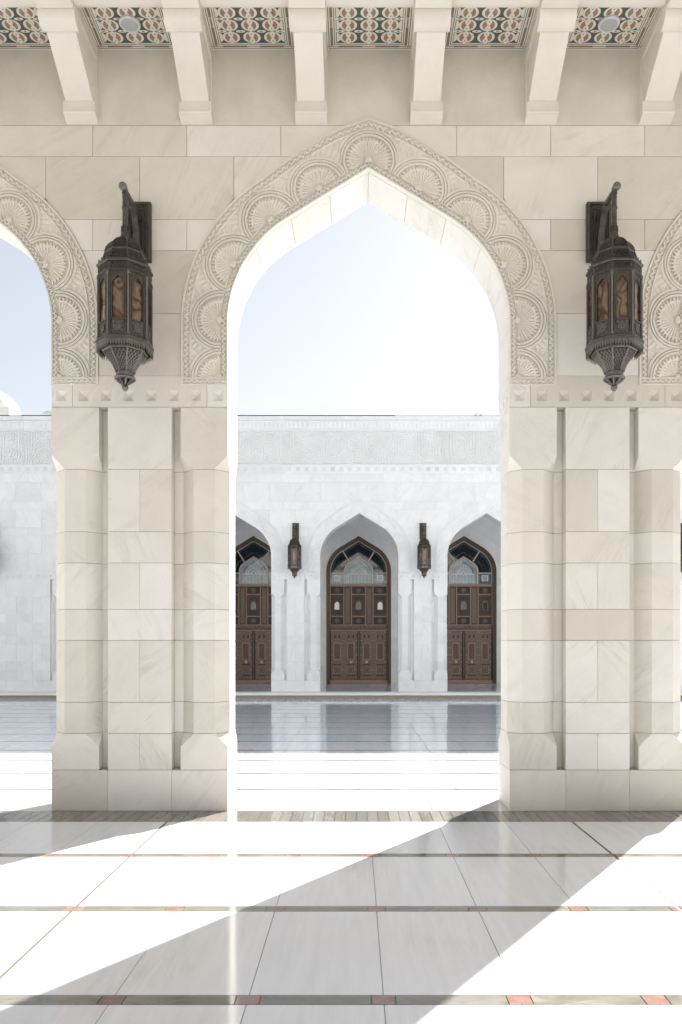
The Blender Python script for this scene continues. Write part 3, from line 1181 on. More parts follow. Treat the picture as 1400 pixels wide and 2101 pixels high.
def mosaic():
    back, border, motif, loz = MB(), MB(), MB(), MB()
    w = PW / 2

    def rect(mb, x0, x1, d0, d1, z, mi=0):
        mb.add([(x0, -d0, z), (x1, -d0, z), (x1, -d1, z), (x0, -d1, z)], [(0, 1, 2, 3)], mi)

    def poly(mb, P, z, mi=0):
        mb.add([(p[0], -p[1], z) for p in P], [tuple(range(len(P)))], mi)

    z = 7.371
    rect(back, -w, w, 0, 0.62, z)
    for k, (a, b, mi) in enumerate([(0.002, 0.017, 0), (0.024, 0.036, 0), (0.042, 0.053, 1), (0.059, 0.071, 0), (0.078, 0.090, 0)]):
        zz = z - 0.0015
        rect(border, -w + a, w - a, a, b, zz, mi)
        rect(border, -w + a, -w + b, b, 0.62, zz, mi)
        rect(border, w - b, w - a, b, 0.62, zz, mi)
    # knots on the border
    for (kx, kd, hor) in [(0, 0.047, 1), (-w + 0.047, 0.047, 1), (w - 0.047, 0.047, 1), (-w + 0.047, 0.34, 0), (w - 0.047, 0.34, 0)]:
        for i in range(-3, 4):
            c = (kx + (i * 0.016 if hor else 0), kd + (0 if hor else i * 0.016))
            P = [(c[0] + 0.014 * math.cos(a * math.pi / 3), c[1] + 0.014 * math.sin(a * math.pi / 3)) for a in range(6)]
            Q = [(c[0] + 0.007 * math.cos(a * math.pi / 3), c[1] + 0.007 * math.sin(a * math.pi / 3)) for a in range(6)]
            poly(border, P, z - 0.0022, 0)
            poly(border, Q, z - 0.0026, 1)
    # motif: an apple of two crescents with brown hearts and crossing strands
    n = 22
    rx, rd = 0.083, 0.070
    circ = [(rx * math.cos(2 * math.pi * i / n), rd * math.sin(2 * math.pi * i / n)) for i in range(n)]
    poly(motif, circ, z - 0.0015, 0)
    for sx in (-1, 1):
        P = []
        for i in range(11):
            a = -1.02 + 2.04 * i / 10
            P.append((sx * (0.052 * math.cos(a) + 0.006), 0.058 * math.sin(a)))
        for i in range(11):
            a = 1.02 - 2.04 * i / 10
            P.append((sx * (0.028 - 0.017 * math.cos(a * 1.5)), 0.056 * math.sin(a)))
        poly(motif, P, z - 0.0020, 1)
    for sgn in (-1, 1):
        for i in range(16):
            d0, d1 = -0.073 + 0.146 * i / 16, -0.073 + 0.146 * (i + 1) / 16
            f = lambda d: sgn * 0.020 * math.sin(2 * math.pi * d / 0.146)
            hw = 0.0058
            poly(motif, [(f(d0) - hw, d0), (f(d0) + hw, d0), (f(d1) + hw, d1), (f(d1) - hw, d1)], z - 0.0026 - 0.0003 * (sgn > 0), 0)
    for sd in (-1, 1):
        for (cx_, cd, s_) in ((0, 0.040, 0.009), (0.024, 0.068, 0.011), (-0.024, 0.068, 0.011)):
            poly(motif, [(cx_ - s_, sd * cd), (cx_, sd * (cd + s_)), (cx_ + s_, sd * cd), (cx_, sd * (cd - s_))], z - 0.0023, 2)
    # lozenge between columns
    P = [(0.044 * math.cos(2 * math.pi * i / 12), 0.016 * math.sin(2 * math.pi * i / 12)) for i in range(12)]
    poly(loz, P, z - 0.0016, 0)
    P = [(0.014 * math.cos(2 * math.pi * i / 8), 0.009 * math.sin(2 * math.pi * i / 8)) for i in range(8)]
    poly(loz, P, z - 0.0021, 1)
    # half crescents at the panel sides
    half = MB()
    P = [(0.034 * math.cos(-math.pi / 2 + math.pi * i / 10), 0.058 * math.sin(-math.pi / 2 + math.pi * i / 10)) for i in range(11)]
    poly(half, P, z - 0.0015, 0)
    m3 = ['mos_cream', 'mos_brown', 'mos_grey']
    return [b.mesh(nm, m3 if nm != 'mosaic_ground' else 'mos_dark') for b, nm in
            ((back, 'mosaic_ground'), (border, 'mosaic_border'), (motif, 'mosaic_motif'), (loz, 'mosaic_lozenge'), (half, 'mosaic_crescent'))]


mg, mbd, mm, ml, mh = mosaic()
for i in range(-5, 5):
    cxp = (i + 1) * CS
    p = ob('mosaic_panel', mg, ceil, (cxp, Y1, 0))
    ob('mosaic_border', mbd, p)
    for r_ in range(4):
        d = 0.161 + r_ * 0.146
        for c_ in range(3):
            ob('mosaic_motif', mm, p, ((c_ - 1) * 0.196, -d, 0))
            if c_ < 2:
                ob('mosaic_lozenge', ml, p, ((c_ - 0.5) * 0.196, -d - 0.073, 0))
        for sx in (-1, 1):
            ob('mosaic_lozenge', ml, p, (sx * 0.274, -d - 0.073, 0))
            ob('mosaic_crescent', mh, p, (sx * (PW / 2 - 0.096), -d, 0), 0 if sx < 0 else math.pi) if sx < 0 else \
                ob('mosaic_crescent', mh, p, (PW / 2 - 0.096, -d - 2 * 0, 0), 0).__setattr__('scale', (-1, 1, 1))

# round fittings in two of the coffers
for cxp, side in ((-2 * CS, 'left'), (2 * CS, 'right')):
    f = ob('ceiling_fixture', None, None, (cxp + (0.0 if side == 'left' else 0.0), Y1 - 0.335, 7.368),
           label='round white ceiling fixture in the mosaic coffer near the %s lantern' % side, category='ceiling fixture', group='round fittings in the ceiling mosaic')
    mb = MB()
    mb.lathe([(0.098, 0.0), (0.098, -0.014), (0.090, -0.022), (0.080, -0.022), (0.078, -0.016)], 28, cap=False)
    ob('rim', mb.mesh('rim', 'fixture_white'), f)
    mb = MB()
    mb.lathe([(0.0795, -0.0165), (0.06, -0.019), (0.03, -0.0205), (0.002, -0.021)], 28, cap=True)
    ob('lens', mb.mesh('lens', 'fixture_lens'), f)

# back of the arcade, behind the camera
mb = MB()
mb.box(-20, 20, -4.15, -3.75, 6.7, 7.371)
ob('rear_lintel', mb.mesh('rear_lintel', 'stone'), ceil)

# ================================================================== LANTERNS


def make_lantern():
    """built about the pier axis: origin on the wall face, z as on the wall"""
    root = bpy.data.objects.new('wall_lantern', None)
    COL.objects.link(root)
    CYL = -0.484
    A0 = R(22.5)

    def octo(prof, mi='bronze', nm='x', cap=True):
        mb = MB()
        mb.lathe(prof, 8, A0, (0, CYL), cap=cap)
        return mb.mesh(nm, mi)

    # wall plate
    mb = MB()
    mb.box(-0.118, 0.118, -0.045, 0.01, 5.306, 5.877, 0.004)
    plate = ob('wall_plate', mb.mesh('wall_plate', 'bronze'), root)
    mb = MB()
    for sx in (-1, 1):
        mb.box(sx * 0.100 - 0.012, sx * 0.100 + 0.012, -0.062, -0.04, 5.312, 5.871, 0.004)
        mb.box(sx * 0.046 - 0.006, sx * 0.046 + 0.006, -0.058, -0.04, 5.375, 5.808, 0.002)
    for zc in (5.324, 5.859):
        mb.box(-0.088, 0.088, -0.0615, -0.04, zc - 0.012, zc + 0.012, 0.004)
    for zc in (5.381, 5.802):
        mb.box(-0.040, 0.040, -0.0575, -0.04, zc - 0.006, zc + 0.006, 0.002)
    ob('plate_moulding', mb.mesh('plate_moulding', 'bronze'), plate)
    mb = MB()
    for sx in (-1, 1):
        for i in range(22):
            z = 5.345 + i * 0.0225
            mb.tube([(sx * 0.083, -0.047, z), (sx * 0.070, -0.053, z + 0.011), (sx * 0.056, -0.047, z + 0.022)], 0.0065, 5)
    for zc in (5.352, 5.830):
        for i in range(5):
            x = -0.045 + i * 0.0225
            mb.tube([(x - 0.010, -0.047, zc - 0.012), (x, -0.053, zc), (x + 0.010, -0.047, zc + 0.012)], 0.0065, 5)
    ob('rope_moulding', mb.mesh('rope_moulding', 'bronze'), plate)
    mb = MB()
    mb.box(-0.034, 0.034, -0.049, -0.04, 5.39, 5.795, 0.002)
    ob('plate_panel', mb.mesh('plate_panel', 'bronze_dark'), plate)
    # arm, end ball, brace
    mb = MB()
    mb.tube([(0, -0.04, 5.712), (0, -0.12, 5.716), (0, -0.30, 5.725), (0, -0.455, 5.728)], [0.040, 0.028, 0.023, 0.022], 8)
    mb.box(-0.018, 0.018, -0.42, -0.05, 5.710, 5.757, 0.006)
    arm = ob('arm', mb.mesh('arm', 'bronze'), root)
    mb = MB()
    pr = [(0.018, 0.0), (0.026, 0.012), (0.022, 0.026), (0.033, 0.040), (0.037, 0.056), (0.034, 0.072), (0.022, 0.084), (0.004, 0.088)]
    n = 14
    mb.loft([[(r * math.cos(2 * math.pi * i / n), CYL - 0.015 - d, 5.728 + r * math.sin(2 * math.pi * i / n)) for i in range(n)] for r, d in pr])
    ob('end_ball', mb.mesh('end_ball', 'bronze_worn', True), arm)
    mb = MB()
    path = []
    ctrl = [(-0.275, 5.725), (-0.265, 5.700), (-0.220, 5.680), (-0.180, 5.660), (-0.165, 5.630), (-0.152, 5.595), (-0.112, 5.555), (-0.098, 5.510), (-0.095, 5.460), (-0.080, 5.425), (-0.075, 5.385), (-0.050, 5.345)]
    for i in range(len(ctrl) - 1):
        p0, p1, p2, p3 = ctrl[max(i - 1, 0)], ctrl[i], ctrl[i + 1], ctrl[min(i + 2, len(ctrl) - 1)]
        for k in range(4):
            t = k / 4
            path.append(tuple(0.5 * (2 * p1[j] + (p2[j] - p0[j]) * t + (2 * p0[j] - 5 * p1[j] + 4 * p2[j] - p3[j]) * t * t + (3 * p1[j] - p0[j] - 3 * p2[j] + p3[j]) * t ** 3) for j in (0, 1)))
    path.append(ctrl[-1])
    rings = []
    for k, p in enumerate(path):
        q0, q1 = path[max(k - 1, 0)], path[min(k + 1, len(path) - 1)]
        dy, dz = q1[0] - q0[0], q1[1] - q0[1]
        l = math.hypot(dy, dz) or 1
        ny, nz = -dz / l * 0.009, dy / l * 0.009
        rings.append([(-0.027, p[0] + ny, p[1] + nz), (0.027, p[0] + ny, p[1] + nz), (0.027, p[0] - ny, p[1] - nz), (-0.027, p[0] - ny, p[1] - nz)])
    mb.loft(rings)
    ob('brace', mb.mesh('brace', 'bronze'), root)
    # stem
    mb = MB()
    mb.lathe([(0.022, 5.755), (0.026, 5.725), (0.030, 5.70), (0.020, 5.687), (0.026, 5.675), (0.027, 5.669), (0.023, 5.663), (0.0245, 5.585), (0.030, 5.577), (0.030, 5.567), (0.0235, 5.561),
              (0.0235, 5.45), (0.027, 5.40), (0.034, 5.34), (0.042, 5.30), (0.05, 5.283)], 14, 0, (0, CYL))
    stem = ob('stem', mb.mesh('stem', 'bronze', True), root)
    mb = MB()
    for i in range(8):
        a = A0 + i * math.pi / 4
        mb.box(CYL * 0 + 0.031 * math.cos(a) - 0.004, 0.031 * math.cos(a) + 0.004, CYL + 0.031 * math.sin(a) - 0.004, CYL + 0.031 * math.sin(a) + 0.004, 5.345, 5.40)
    ob('stem_slots', mb.mesh('stem_slots', 'bronze_dark'), stem)
    # dome with ribs
    dprof = [(0.170, 5.133), (0.170, 5.152), (0.160, 5.184), (0.142, 5.212), (0.116, 5.238), (0.085, 5.260), (0.055, 5.278), (0.04, 5.292)]
    dome = ob('dome', octo(dprof, 'bronze_dark', 'dome'), root)
    mb = MB()
    for i in range(8):
        a = A0 + i * math.pi / 4
        mb.tube([((r + 0.004) * math.cos(a), CYL + (r + 0.004) * math.sin(a), z) for r, z in dprof], 0.0075, 6)
    mb.lathe([(0.176, 5.125), (0.182, 5.132), (0.182, 5.142), (0.172, 5.150)], 8, A0, (0, CYL), cap=False)
    ob('dome_ribs', mb.mesh('dome_ribs', 'bronze'), dome)
    # pierced scrolls over dome and drum: small rings
    rnd = random.Random(3)

    def ring_on(mb, c, u, w, r, th=0.0042, n=8):
        c, u, w = Vector(c), Vector(u), Vector(w)
        mb.tube([tuple(c + u * r * math.cos(2 * math.pi * i / n) + w * r * math.sin(2 * math.pi * i / n)) for i in range(n + 1)], th, 4, cap=False)

    mb = MB()
    for i in range(8):
        a = i * math.pi / 4
        nrm = Vector((math.cos(a), math.sin(a), 0))
        u = Vector((-math.sin(a), math.cos(a), 0))
        ap = math.cos(R(22.5))
        for (r, z, tilt, cnt) in ((0.166, 5.168, 0.25, 5), (0.150, 5.199, 0.6, 4), (0.128, 5.227, 0.85, 3), (0.099, 5.251, 1.0, 2)):
            w = Vector((0, 0, 1)) * math.cos(tilt) - nrm * math.sin(tilt)
            wid = 2 * r * math.sin(R(22.5)) - 0.026
            for k in range(cnt):
                off = (k - (cnt - 1) / 2) * wid / cnt
                c = Vector((0, CYL, z)) + nrm * (r * ap + 0.002) + u * off
                ring_on(mb, c, u, w, min(0.0145, wid / cnt * 0.52))
    ob('dome_scrolls', mb.mesh('dome_scrolls', 'bronze'), dome)
    # drum
    drum = ob('drum', octo([(0.196, 5.03), (0.200, 5.05), (0.186, 5.09), (0.174, 5.128), (0.17, 5.134)], 'bronze_dark', 'drum'), root)
    mb = MB()
    for i in range(8):
        a = i * math.pi / 4
        nrm = Vector((math.cos(a), math.sin(a), 0))
        u = Vector((-math.sin(a), math.cos(a), 0))
        w = Vector((0, 0, 1)) * 0.94 - nrm * 0.33
        ap = math.cos(R(22.5))
        for k in range(5):
            c = Vector((0, CYL, 5.092)) + nrm * (0.187 * ap + 0.002) + u * (k - 2) * 0.026
            ring_on(mb, c, u, w, 0.0135)
        for k in range(6):
            c = Vector((0, CYL, 5.062)) + nrm * (0.196 * ap + 0.002) + u * (k - 2.5) * 0.0235
            ring_on(mb, c, u, w, 0.0115)
        av = A0 + i * math.pi / 4
        mb.tube([(0.203 * math.cos(av), CYL + 0.203 * math.sin(av), 5.045), (0.176 * math.cos(av), CYL + 0.176 * math.sin(av), 5.13)], 0.008, 6)
    ob('drum_scrolls', mb.mesh('drum_scrolls', 'bronze'), drum)
    # crown: moulded ring and cresting
    crown = ob('crown', octo([(0.19, 5.022), (0.236, 5.018), (0.251, 5.010), (0.251, 4.998), (0.240, 4.990), (0.22, 4.988)], 'bronze', 'crown'), root)
    mb = MB()
    ap = math.cos(R(22.5))
    for i in range(8):
        a = i * math.pi / 4
        n_, u = (math.cos(a), math.sin(a)), (-math.sin(a), math.cos(a))
        for k in range(7):
            off = (k - 3) * 0.026
            h = 0.046 if k % 2 == 0 else 0.032
            for d0, d1, zz0, zz1, ww in ((0, 0.006, 5.012, 5.012 + h * 0.55, 0.010), (0, 0.006, 5.012 + h * 0.4, 5.012 + h, 0.006)):
                c = [(0.236 * ap * n_[0] + u[0] * (off + s_ * ww), CYL + 0.236 * ap * n_[1] + u[1] * (off + s_ * ww)) for s_ in (-1, 1)]
                ii = [(p[0] - n_[0] * 0.007, p[1] - n_[1] * 0.007) for p in c]
                tip = (0.236 * ap * n_[0] + u[0] * off, CYL + 0.236 * ap * n_[1] + u[1] * off)
                tin = (tip[0] - n_[0] * 0.007, tip[1] - n_[1] * 0.007)
                mb.add([(*c[0], zz0), (*c[1], zz0), (*tip, zz1), (*ii[0], zz0), (*ii[1], zz0), (*tin, zz1)], [(0, 1, 2), (3, 5, 4), (0, 2, 5, 3), (1, 4, 5, 2)])
    ob('cresting', mb.mesh('cresting', 'bronze'), crown)
    # upper band with scroll panels
    band = ob('upper_band', octo([(0.225, 4.990), (0.236, 4.985), (0.236, 4.925), (0.244, 4.918), (0.244, 4.905), (0.228, 4.900)], 'bronze', 'upper_band'), root)
    mb, mb2 = MB(), MB()
    for i in range(8):
        a = i * math.pi / 4
        nrm = Vector((math.cos(a), math.sin(a), 0))
        u = Vector((-math.sin(a), math.cos(a), 0))
        c0 = Vector((0, CYL, 4.954)) + nrm * (0.236 * ap)
        hw_ = 0.072
        for (ax, az, bx, bz) in ((-hw_, -.025, hw_, -.025), (hw_, -.025, hw_, .025), (hw_, .025, -hw_, .025), (-hw_, .025, -hw_, -.025)):
            mb.tube([tuple(c0 + nrm * 0.003 + u * ax + Vector((0, 0, az))), tuple(c0 + nrm * 0.003 + u * bx + Vector((0, 0, bz)))], 0.004, 5)
        for k in range(4):
            ring_on(mb, c0 + nrm * 0.003 + u * (k - 1.5) * 0.034, u, Vector((0, 0, 1)), 0.0155, 0.0042)
            ring_on(mb, c0 + nrm * 0.003 + u * (k - 1.5) * 0.034, u, Vector((0, 0, 1)), 0.0075, 0.0036, 6)
        P = [c0 + nrm * 0.001 + u * sx * 0.07 + Vector((0, 0, sz * 0.023)) for sx, sz in ((-1, -1), (1, -1), (1, 1), (-1, 1))]
        mb2.add([tuple(p) for p in P], [(0, 1, 2, 3)])
    ob('scroll_panel', mb.mesh('scroll_panel', 'bronze'), band)
    ob('panel_ground', mb2.mesh('panel_ground', 'bronze_dark'), band)
    # body: posts, frames, panes, medallions
    RB = 0.226
    zb, zt = 4.344, 4.905
    pm = MB()
    pm.lathe([(0.014, zb), (0.014, zb + 0.02), (0.0105, zb + 0.03), (0.0105, zt - 0.03), (0.014, zt - 0.02), (0.014, zt)], 8)
    pm = pm.mesh('post', 'bronze_worn')
    fw = RB * math.sin(R(22.5)) - 0.012
    gw, gz0, gzs, gza = 0.050, 4.492, 4.79, 4.862
    inner = Arch(gw, 0.05, 4.788, 4.862, gz0).full(0.0, (1, 6, 4))
    n = len(inner)
    outer = []
    for i, (x, z) in enumerate(inner):
        if i == 0:
            outer.append((-fw, zb))
        elif i == n - 1:
            outer.append((fw, zb))
        else:
            f = i / (n - 1)
            if x < -gw * 0.9:
                outer.append((-fw, zb + (zt - zb) * 0.85))
            elif x > gw * 0.9:
                outer.append((fw, zb + (zt - zb) * 0.85))
            else:
                outer.append((x / gw * fw, zt))
    fb = MB()
    fb.strip(inner, outer, -0.008, 0.010)
    fb.box(-fw, fw, -0.008, 0.010, zb, gz0 - 0.001)
    fb.strip([(x * 1.0, z) for x, z in inner], [(x * 1.12, z + (0.006 if z > gzs else 0)) for x, z in inner], -0.014, -0.007)
    fb.box(-fw, fw, -0.015, -0.007, gz0 - 0.016, gz0 - 0.004, 0.002)
    fb.box(-fw, fw, -0.015, -0.007, zt - 0.018, zt - 0.008, 0.002)
    for sx in (-1, 1):
        fb.box(sx * (fw - 0.004) - 0.005, sx * (fw - 0.004) + 0.005, -0.015, -0.007, zb, zt)
    fb = fb.mesh('window_frame', 'bronze')
    gb = MB()
    gb.slab(inner, 0.002, 0.006)
    gb = gb.mesh('pane', 'amber_glass')
    md = MB()
    zc = 4.416
    ring = lambda r, k=16: [(r * math.cos(2 * math.pi * i / k), zc + r * math.sin(2 * math.pi * i / k)) for i in range(k)]
    md.strip(ring(0.040), ring(0.034), -0.017, -0.006, closed=True)
    for i in range(8):
        a = i * math.pi / 4
        md.bar((0.008 * math.cos(a), zc + 0.008 * math.sin(a)), (0.032 * math.cos(a), zc + 0.032 * math.sin(a)), 0.008, -0.014, -0.006)
        md.strip([(0.022 * math.cos(a) + 0.008 * math.cos(b * math.pi / 3), zc + 0.022 * math.sin(a) + 0.008 * math.sin(b * math.pi / 3)) for b in range(6)],
                 [(0.022 * math.cos(a) + 0.004 * math.cos(b * math.pi / 3), zc + 0.022 * math.sin(a) + 0.004 * math.sin(b * math.pi / 3)) for b in range(6)], -0.0145, -0.006, closed=True)
    for sx in (-1, 1):
        for sz in (-1, 1):
            md.box(sx * 0.038 - 0.007, sx * 0.038 + 0.007, -0.013, -0.006, zc + sz * 0.038 - 0.007, zc + sz * 0.038 + 0.007)
    md = md.mesh('medallion', 'bronze_worn')
    for i in range(8):
        av = A0 + i * math.pi / 4
        ob('post', pm, root, (0.2345 * math.cos(av), CYL + 0.2345 * math.sin(av), 0))
        a = i * math.pi / 4
        rz = a + math.pi / 2
        f = ob('window_frame', fb, root, (RB * ap * math.cos(a), CYL + RB * ap * math.sin(a), 0), rz)
        ob('pane', gb, f)
        ob('medallion', md, f)
    # skirt with fringe
    skirt = ob('skirt', octo([(0.222, 4.352), (0.240, 4.350), (0.250, 4.338), (0.256, 4.318), (0.256, 4.306), (0.246, 4.300), (0.205, 4.298)], 'bronze', 'skirt'), root)
    mb = MB()
    for i in range(8):
        a = i * math.pi / 4
        n_, u = (math.cos(a), math.sin(a)), (-math.sin(a), math.cos(a))
        hwid = 0.252 * math.sin(R(22.5))
        for k in range(8):
            off = (k - 3.5) * 2 * hwid / 8
            ww = hwid / 8 * 0.92
            rr = 0.252 * ap
            P = [(off - ww, 4.303), (off + ww, 4.303), (off + ww * 0.8, 4.268), (off + ww * 0.35, 4.252), (off, 4.226), (off - ww * 0.35, 4.252), (off - ww * 0.8, 4.268)]
            f3 = [(rr * n_[0] + u[0] * x, CYL + rr * n_[1] + u[1] * x, z) for x, z in P]
            b3 = [(x - n_[0] * 0.007, y - n_[1] * 0.007, z) for x, y, z in f3]
            mb.loft([f3, b3])
        for k in range(9):
            off = (k - 4) * 2 * hwid / 9
            c = Vector((0, CYL, 4.322)) + Vector((n_[0], n_[1], 0)) * (0.256 * ap) + Vector((u[0], u[1], 0)) * off
            ring_on(mb, c, Vector((u[0], u[1], 0)), Vector((0, 0, 1)), 0.008, 0.0035, 6)
    ob('fringe', mb.mesh('fringe', 'bronze_worn'), skirt)
    # lower bowl
    bowl = ob('lower_bowl', octo([(0.200, 4.298), (0.200, 4.262), (0.192, 4.255), (0.186, 4.240), (0.168, 4.222), (0.150, 4.193), (0.124, 4.167), (0.105, 4.14), (0.092, 4.115), (0.083, 4.09), (0.080, 4.072)], 'bronze_dark', 'lower_bowl'), root)
    cprof = [(0.189, 4.246), (0.171, 4.222), (0.152, 4.193), (0.126, 4.167), (0.107, 4.14), (0.094, 4.115), (0.085, 4.09), (0.082, 4.072)]
    mb = MB()
    for i in range(8):
        a = A0 + i * math.pi / 4
        mb.tube([(r * math.cos(a), CYL + r * math.sin(a), z) for r, z in cprof], 0.009, 6)

    def cone_pt(i, fu, fv):
        k = fv * (len(cprof) - 1)
        j = min(int(k), len(cprof) - 2)
        r = cprof[j][0] + (cprof[j + 1][0] - cprof[j][0]) * (k - j) + 0.002
        z = cprof[j][1] + (cprof[j + 1][1] - cprof[j][1]) * (k - j)
        a0, a1 = A0 + i * math.pi / 4, A0 + (i + 1) * math.pi / 4
        x = r * math.cos(a0) * (1 - fu) + r * math.cos(a1) * fu
        y = r * math.sin(a0) * (1 - fu) + r * math.sin(a1) * fu
        return (x, CYL + y, z)
    for i in range(8):
        for k in range(-5, 5):
            for sg in (1, -1):
                pts = []
                for s_ in range(13):
                    fv = 0.06 + 0.88 * s_ / 12
                    fu = k / 4 + 0.125 + fv * 1.25
                    if sg < 0:
                        fu = 1 - fu
                    if 0.04 <= fu <= 0.96:
                        pts.append(cone_pt(i, fu, fv))
                if len(pts) > 2:
                    mb.tube(pts, 0.0042, 4)
    mb.lathe([(0.203, 4.262), (0.203, 4.252), (0.193, 4.246), (0.186, 4.246)], 8, A0, (0, CYL), cap=False)
    ob('lattice', mb.mesh('lattice', 'bronze_worn'), bowl)
    mb = MB()
    mb.lathe([(0.080, 4.075), (0.080, 4.060), (0.082, 4.042), (0.094, 4.034), (0.098, 4.024), (0.093, 4.016), (0.088, 4.012)], 8, A0, (0, CYL))
    ob('bowl_collar', mb.mesh('bowl_collar', 'bronze_worn'), bowl)
    mb = MB()
    for i in range(8):
        a = A0 + i * math.pi / 4
        mb.tube([(r * math.cos(a), CYL + r * math.sin(a), z) for r, z in ((0.090, 4.016), (0.066, 3.998), (0.042, 3.982), (0.022, 3.968))], 0.0085, 6)
    mb.lathe([(0.060, 4.02), (0.03, 3.985), (0.014, 3.965)], 8, A0, (0, CYL), mi=1)
    ob('bowl_cage', mb.mesh('bowl_cage', ['bronze_worn', 'void']), bowl)
    mb = MB()
    mb.lathe([(0.014, 3.975), (0.020, 3.968), (0.018, 3.962), (0.028, 3.952), (0.031, 3.942), (0.026, 3.928), (0.014, 3.914), (0.002, 3.905)], 14, 0, (0, CYL))
    ob('finial', mb.mesh('finial', 'bronze_worn', True), root)
    return root


GL_N = 'large lanterns on the foreground piers'
GL_F = 'lanterns on the far facade'
lan = make_lantern()
lan.location = (PIERS_NEAR[1], Y1, 0)
lan['label'] = 'large dark bronze lantern with amber panes on the left foreground pier'
lan['category'] = 'lantern'
lan['group'] = GL_N


def lantern(x, y, label, grp):
    c = copy_tree(lan)
    c.location = (x, y, 0)
    c['label'] = label
    c['group'] = grp
    return c


lantern(PIERS_NEAR[2], Y1, 'large dark bronze lantern with amber panes on the right foreground pier', GL_N)
lantern(-0.5 * BAY, Y2, 'small distant bronze lantern left of the middle door across the court', GL_F)
lantern(0.5 * BAY, Y2, 'small distant bronze lantern right of the middle door across the court', GL_F)
lantern(2.5 * BAY + 0.06, Y2, 'distant bronze lantern at the right picture edge, mostly hidden by the right pier', GL_F)
lantern(-12.66, Y2, 'distant bronze lantern on the plain wall at the left picture edge', GL_F)

# ================================================================== FAR BUILDING
far = make_kit('far', 'stone_far', 'stone_far', 'stone_far', TH, 0.012, 9.6)
fac = ob('court_facade', None, None, (0, Y2, 0), label='white marble facade across the court with a row of carved arches and wooden doors', category='building')
bm_far = block_meshes(wall_block_polys(WALL_C_FAR), 'stone_far', 'far')
for k in range(-1, 3):
    put_pier(far, fac, (k - 0.5) * BAY if False else (k + 0.5) * BAY)
    put_wall_blocks(bm_far, fac, (k + 0.5) * BAY)
put_pier(far, fac, -1.5 * BAY)
put_wall_blocks(bm_far, fac, -1.5 * BAY)
for k in range(-2, 3):
    put_arch(far, fac, k * BAY)
    ob('wall_core', far.core, fac, (k * BAY, 0, 0))
# wide plain wall at the left end, with a single slot beside its last column
XE = -2.5 * BAY
put_pier(far, fac, XE, left=False)
pc = wall_block_polys(WALL_C_FAR, clip_l=False)
put_wall_blocks(block_meshes(pc, 'stone_far', 'far_end'), fac, XE)
mb = MB()
mb.box(-19.0, XE - 0.309 + 0.012, 0.012, TH, 0, 9.59)
mb.box(XE - BAY / 2 + 0.01, XE + 0.4, 0.011, TH - 0.007, 4.2, 9.595)
ob('end_wall', mb.mesh('end_wall', 'stone_far'), fac)
lev = [(COURSES[i], COURSES[i + 1]) for i in range(len(COURSES) - 1)] + [(3.913, 4.215)] + [(a, b) for a, b, _ in WALL_C_FAR]
for i, (z0, z1) in enumerate(lev):
    xr = (XE - 0.309 if z0 < 3.9 else XE - 0.651) if z0 < 4.2 else XE - BAY / 2
    x = xr
    first = True
    while x > -18.5:
        w = (0.911 * (0.62 if i % 2 else 1.0)) if first else 0.911
        first = False
        mb = MB()
        mb.box(-w + GAP, -GAP, 0, 0.06, GAP, z1 - z0 - GAP, EASE)
        ob('stone_block', mb.mesh('stone_block', 'stone_far'), fac, (x, 0, z0))
        x -= w
mb = MB()
mb.add([(-.05, 0, -.05), (.05, 0, -.05), (.05, 0, .05), (-.05, 0, .05), (0, -0.03, 0)], [(0, 1, 4), (1, 2, 4), (2, 3, 4), (3, 0, 4)])
stud_m = mb.mesh('stud', 'stone_far')
for i in range(2, 20):
    ob('stud', stud_m, fac, (XE - 0.325 - i * 0.217, -0.001, 4.02))
# upper zone: stud course, carved inscription band, dentil band, coping
XL, XR = -19.0, 15.0
mb = MB()
mb.box(XL, XR, 0.012, TH + 0.4, 7.59, 9.62)
ob('upper_core', mb.mesh('upper_core', 'stone_far'), fac)
seg = 1.822
nseg = int((XR - XL) / seg)
sq = MB()
sq.box(GAP, seg - GAP, 0.0, 0.05, 7.602, 7.905, EASE)
sqm = sq.mesh('square_course', 'stone_far')
st = MB()
st.box(-0.07, 0.07, -0.006, 0.004, 7.69, 7.83, 0.006)
stm = st.mesh('square_boss', 'stone_inlay')
mo = MB()
mo.box(GAP, seg - GAP, -0.02, 0.05, 7.908, 7.952, 0.006)
mo.box(GAP, seg - GAP, -0.02, 0.05, 9.090, 9.140, 0.006)
mom = mo.mesh('moulding', 'stone_far')
db = MB()
db.box(GAP, seg - GAP, 0.0, 0.05, 9.143, 9.46, EASE)
dbm = db.mesh('upper_course', 'stone_far')
cp = MB()
cp.box(GAP, seg - GAP, -0.06, 0.3, 9.463, 9.60, 0.01)
cpm = cp.mesh('coping', 'stone_far')
cp2 = MB()
cp2.box(GAP, seg - GAP, 0.35, 0.9, 9.60, 9.745, 0.01)
cp2m = cp2.mesh('parapet', 'stone_far')

# carved lettering field: dense interlaced strokes cut as a labyrinth
rng = np.random.default_rng(11)


def labyrinth(nx, nz, wl, seed, iters=26):
    rg = np.random.default_rng(seed)
    a = rg.standard_normal((nz, nx))
    # bias: some upright strokes
    for _ in range(nx // 26):
        c = rg.integers(2, nx - 2)
        z0 = rg.integers(0, nz // 2)
        a[z0:z0 + rg.integers(nz // 4, nz // 1.3), c] += 5
    fx = np.fft.fftfreq(nx)[None, :]
    fz = np.fft.fftfreq(nz)[:, None]
    k = np.hypot(fx, fz)
    filt = np.exp(-((k - 1 / wl) / (0.38 / wl)) ** 2)
    for _ in range(iters):
        a = np.real(np.fft.ifft2(np.fft.fft2(a) * filt))
        a = np.tanh(a / a.std() * 1.6)
    return a


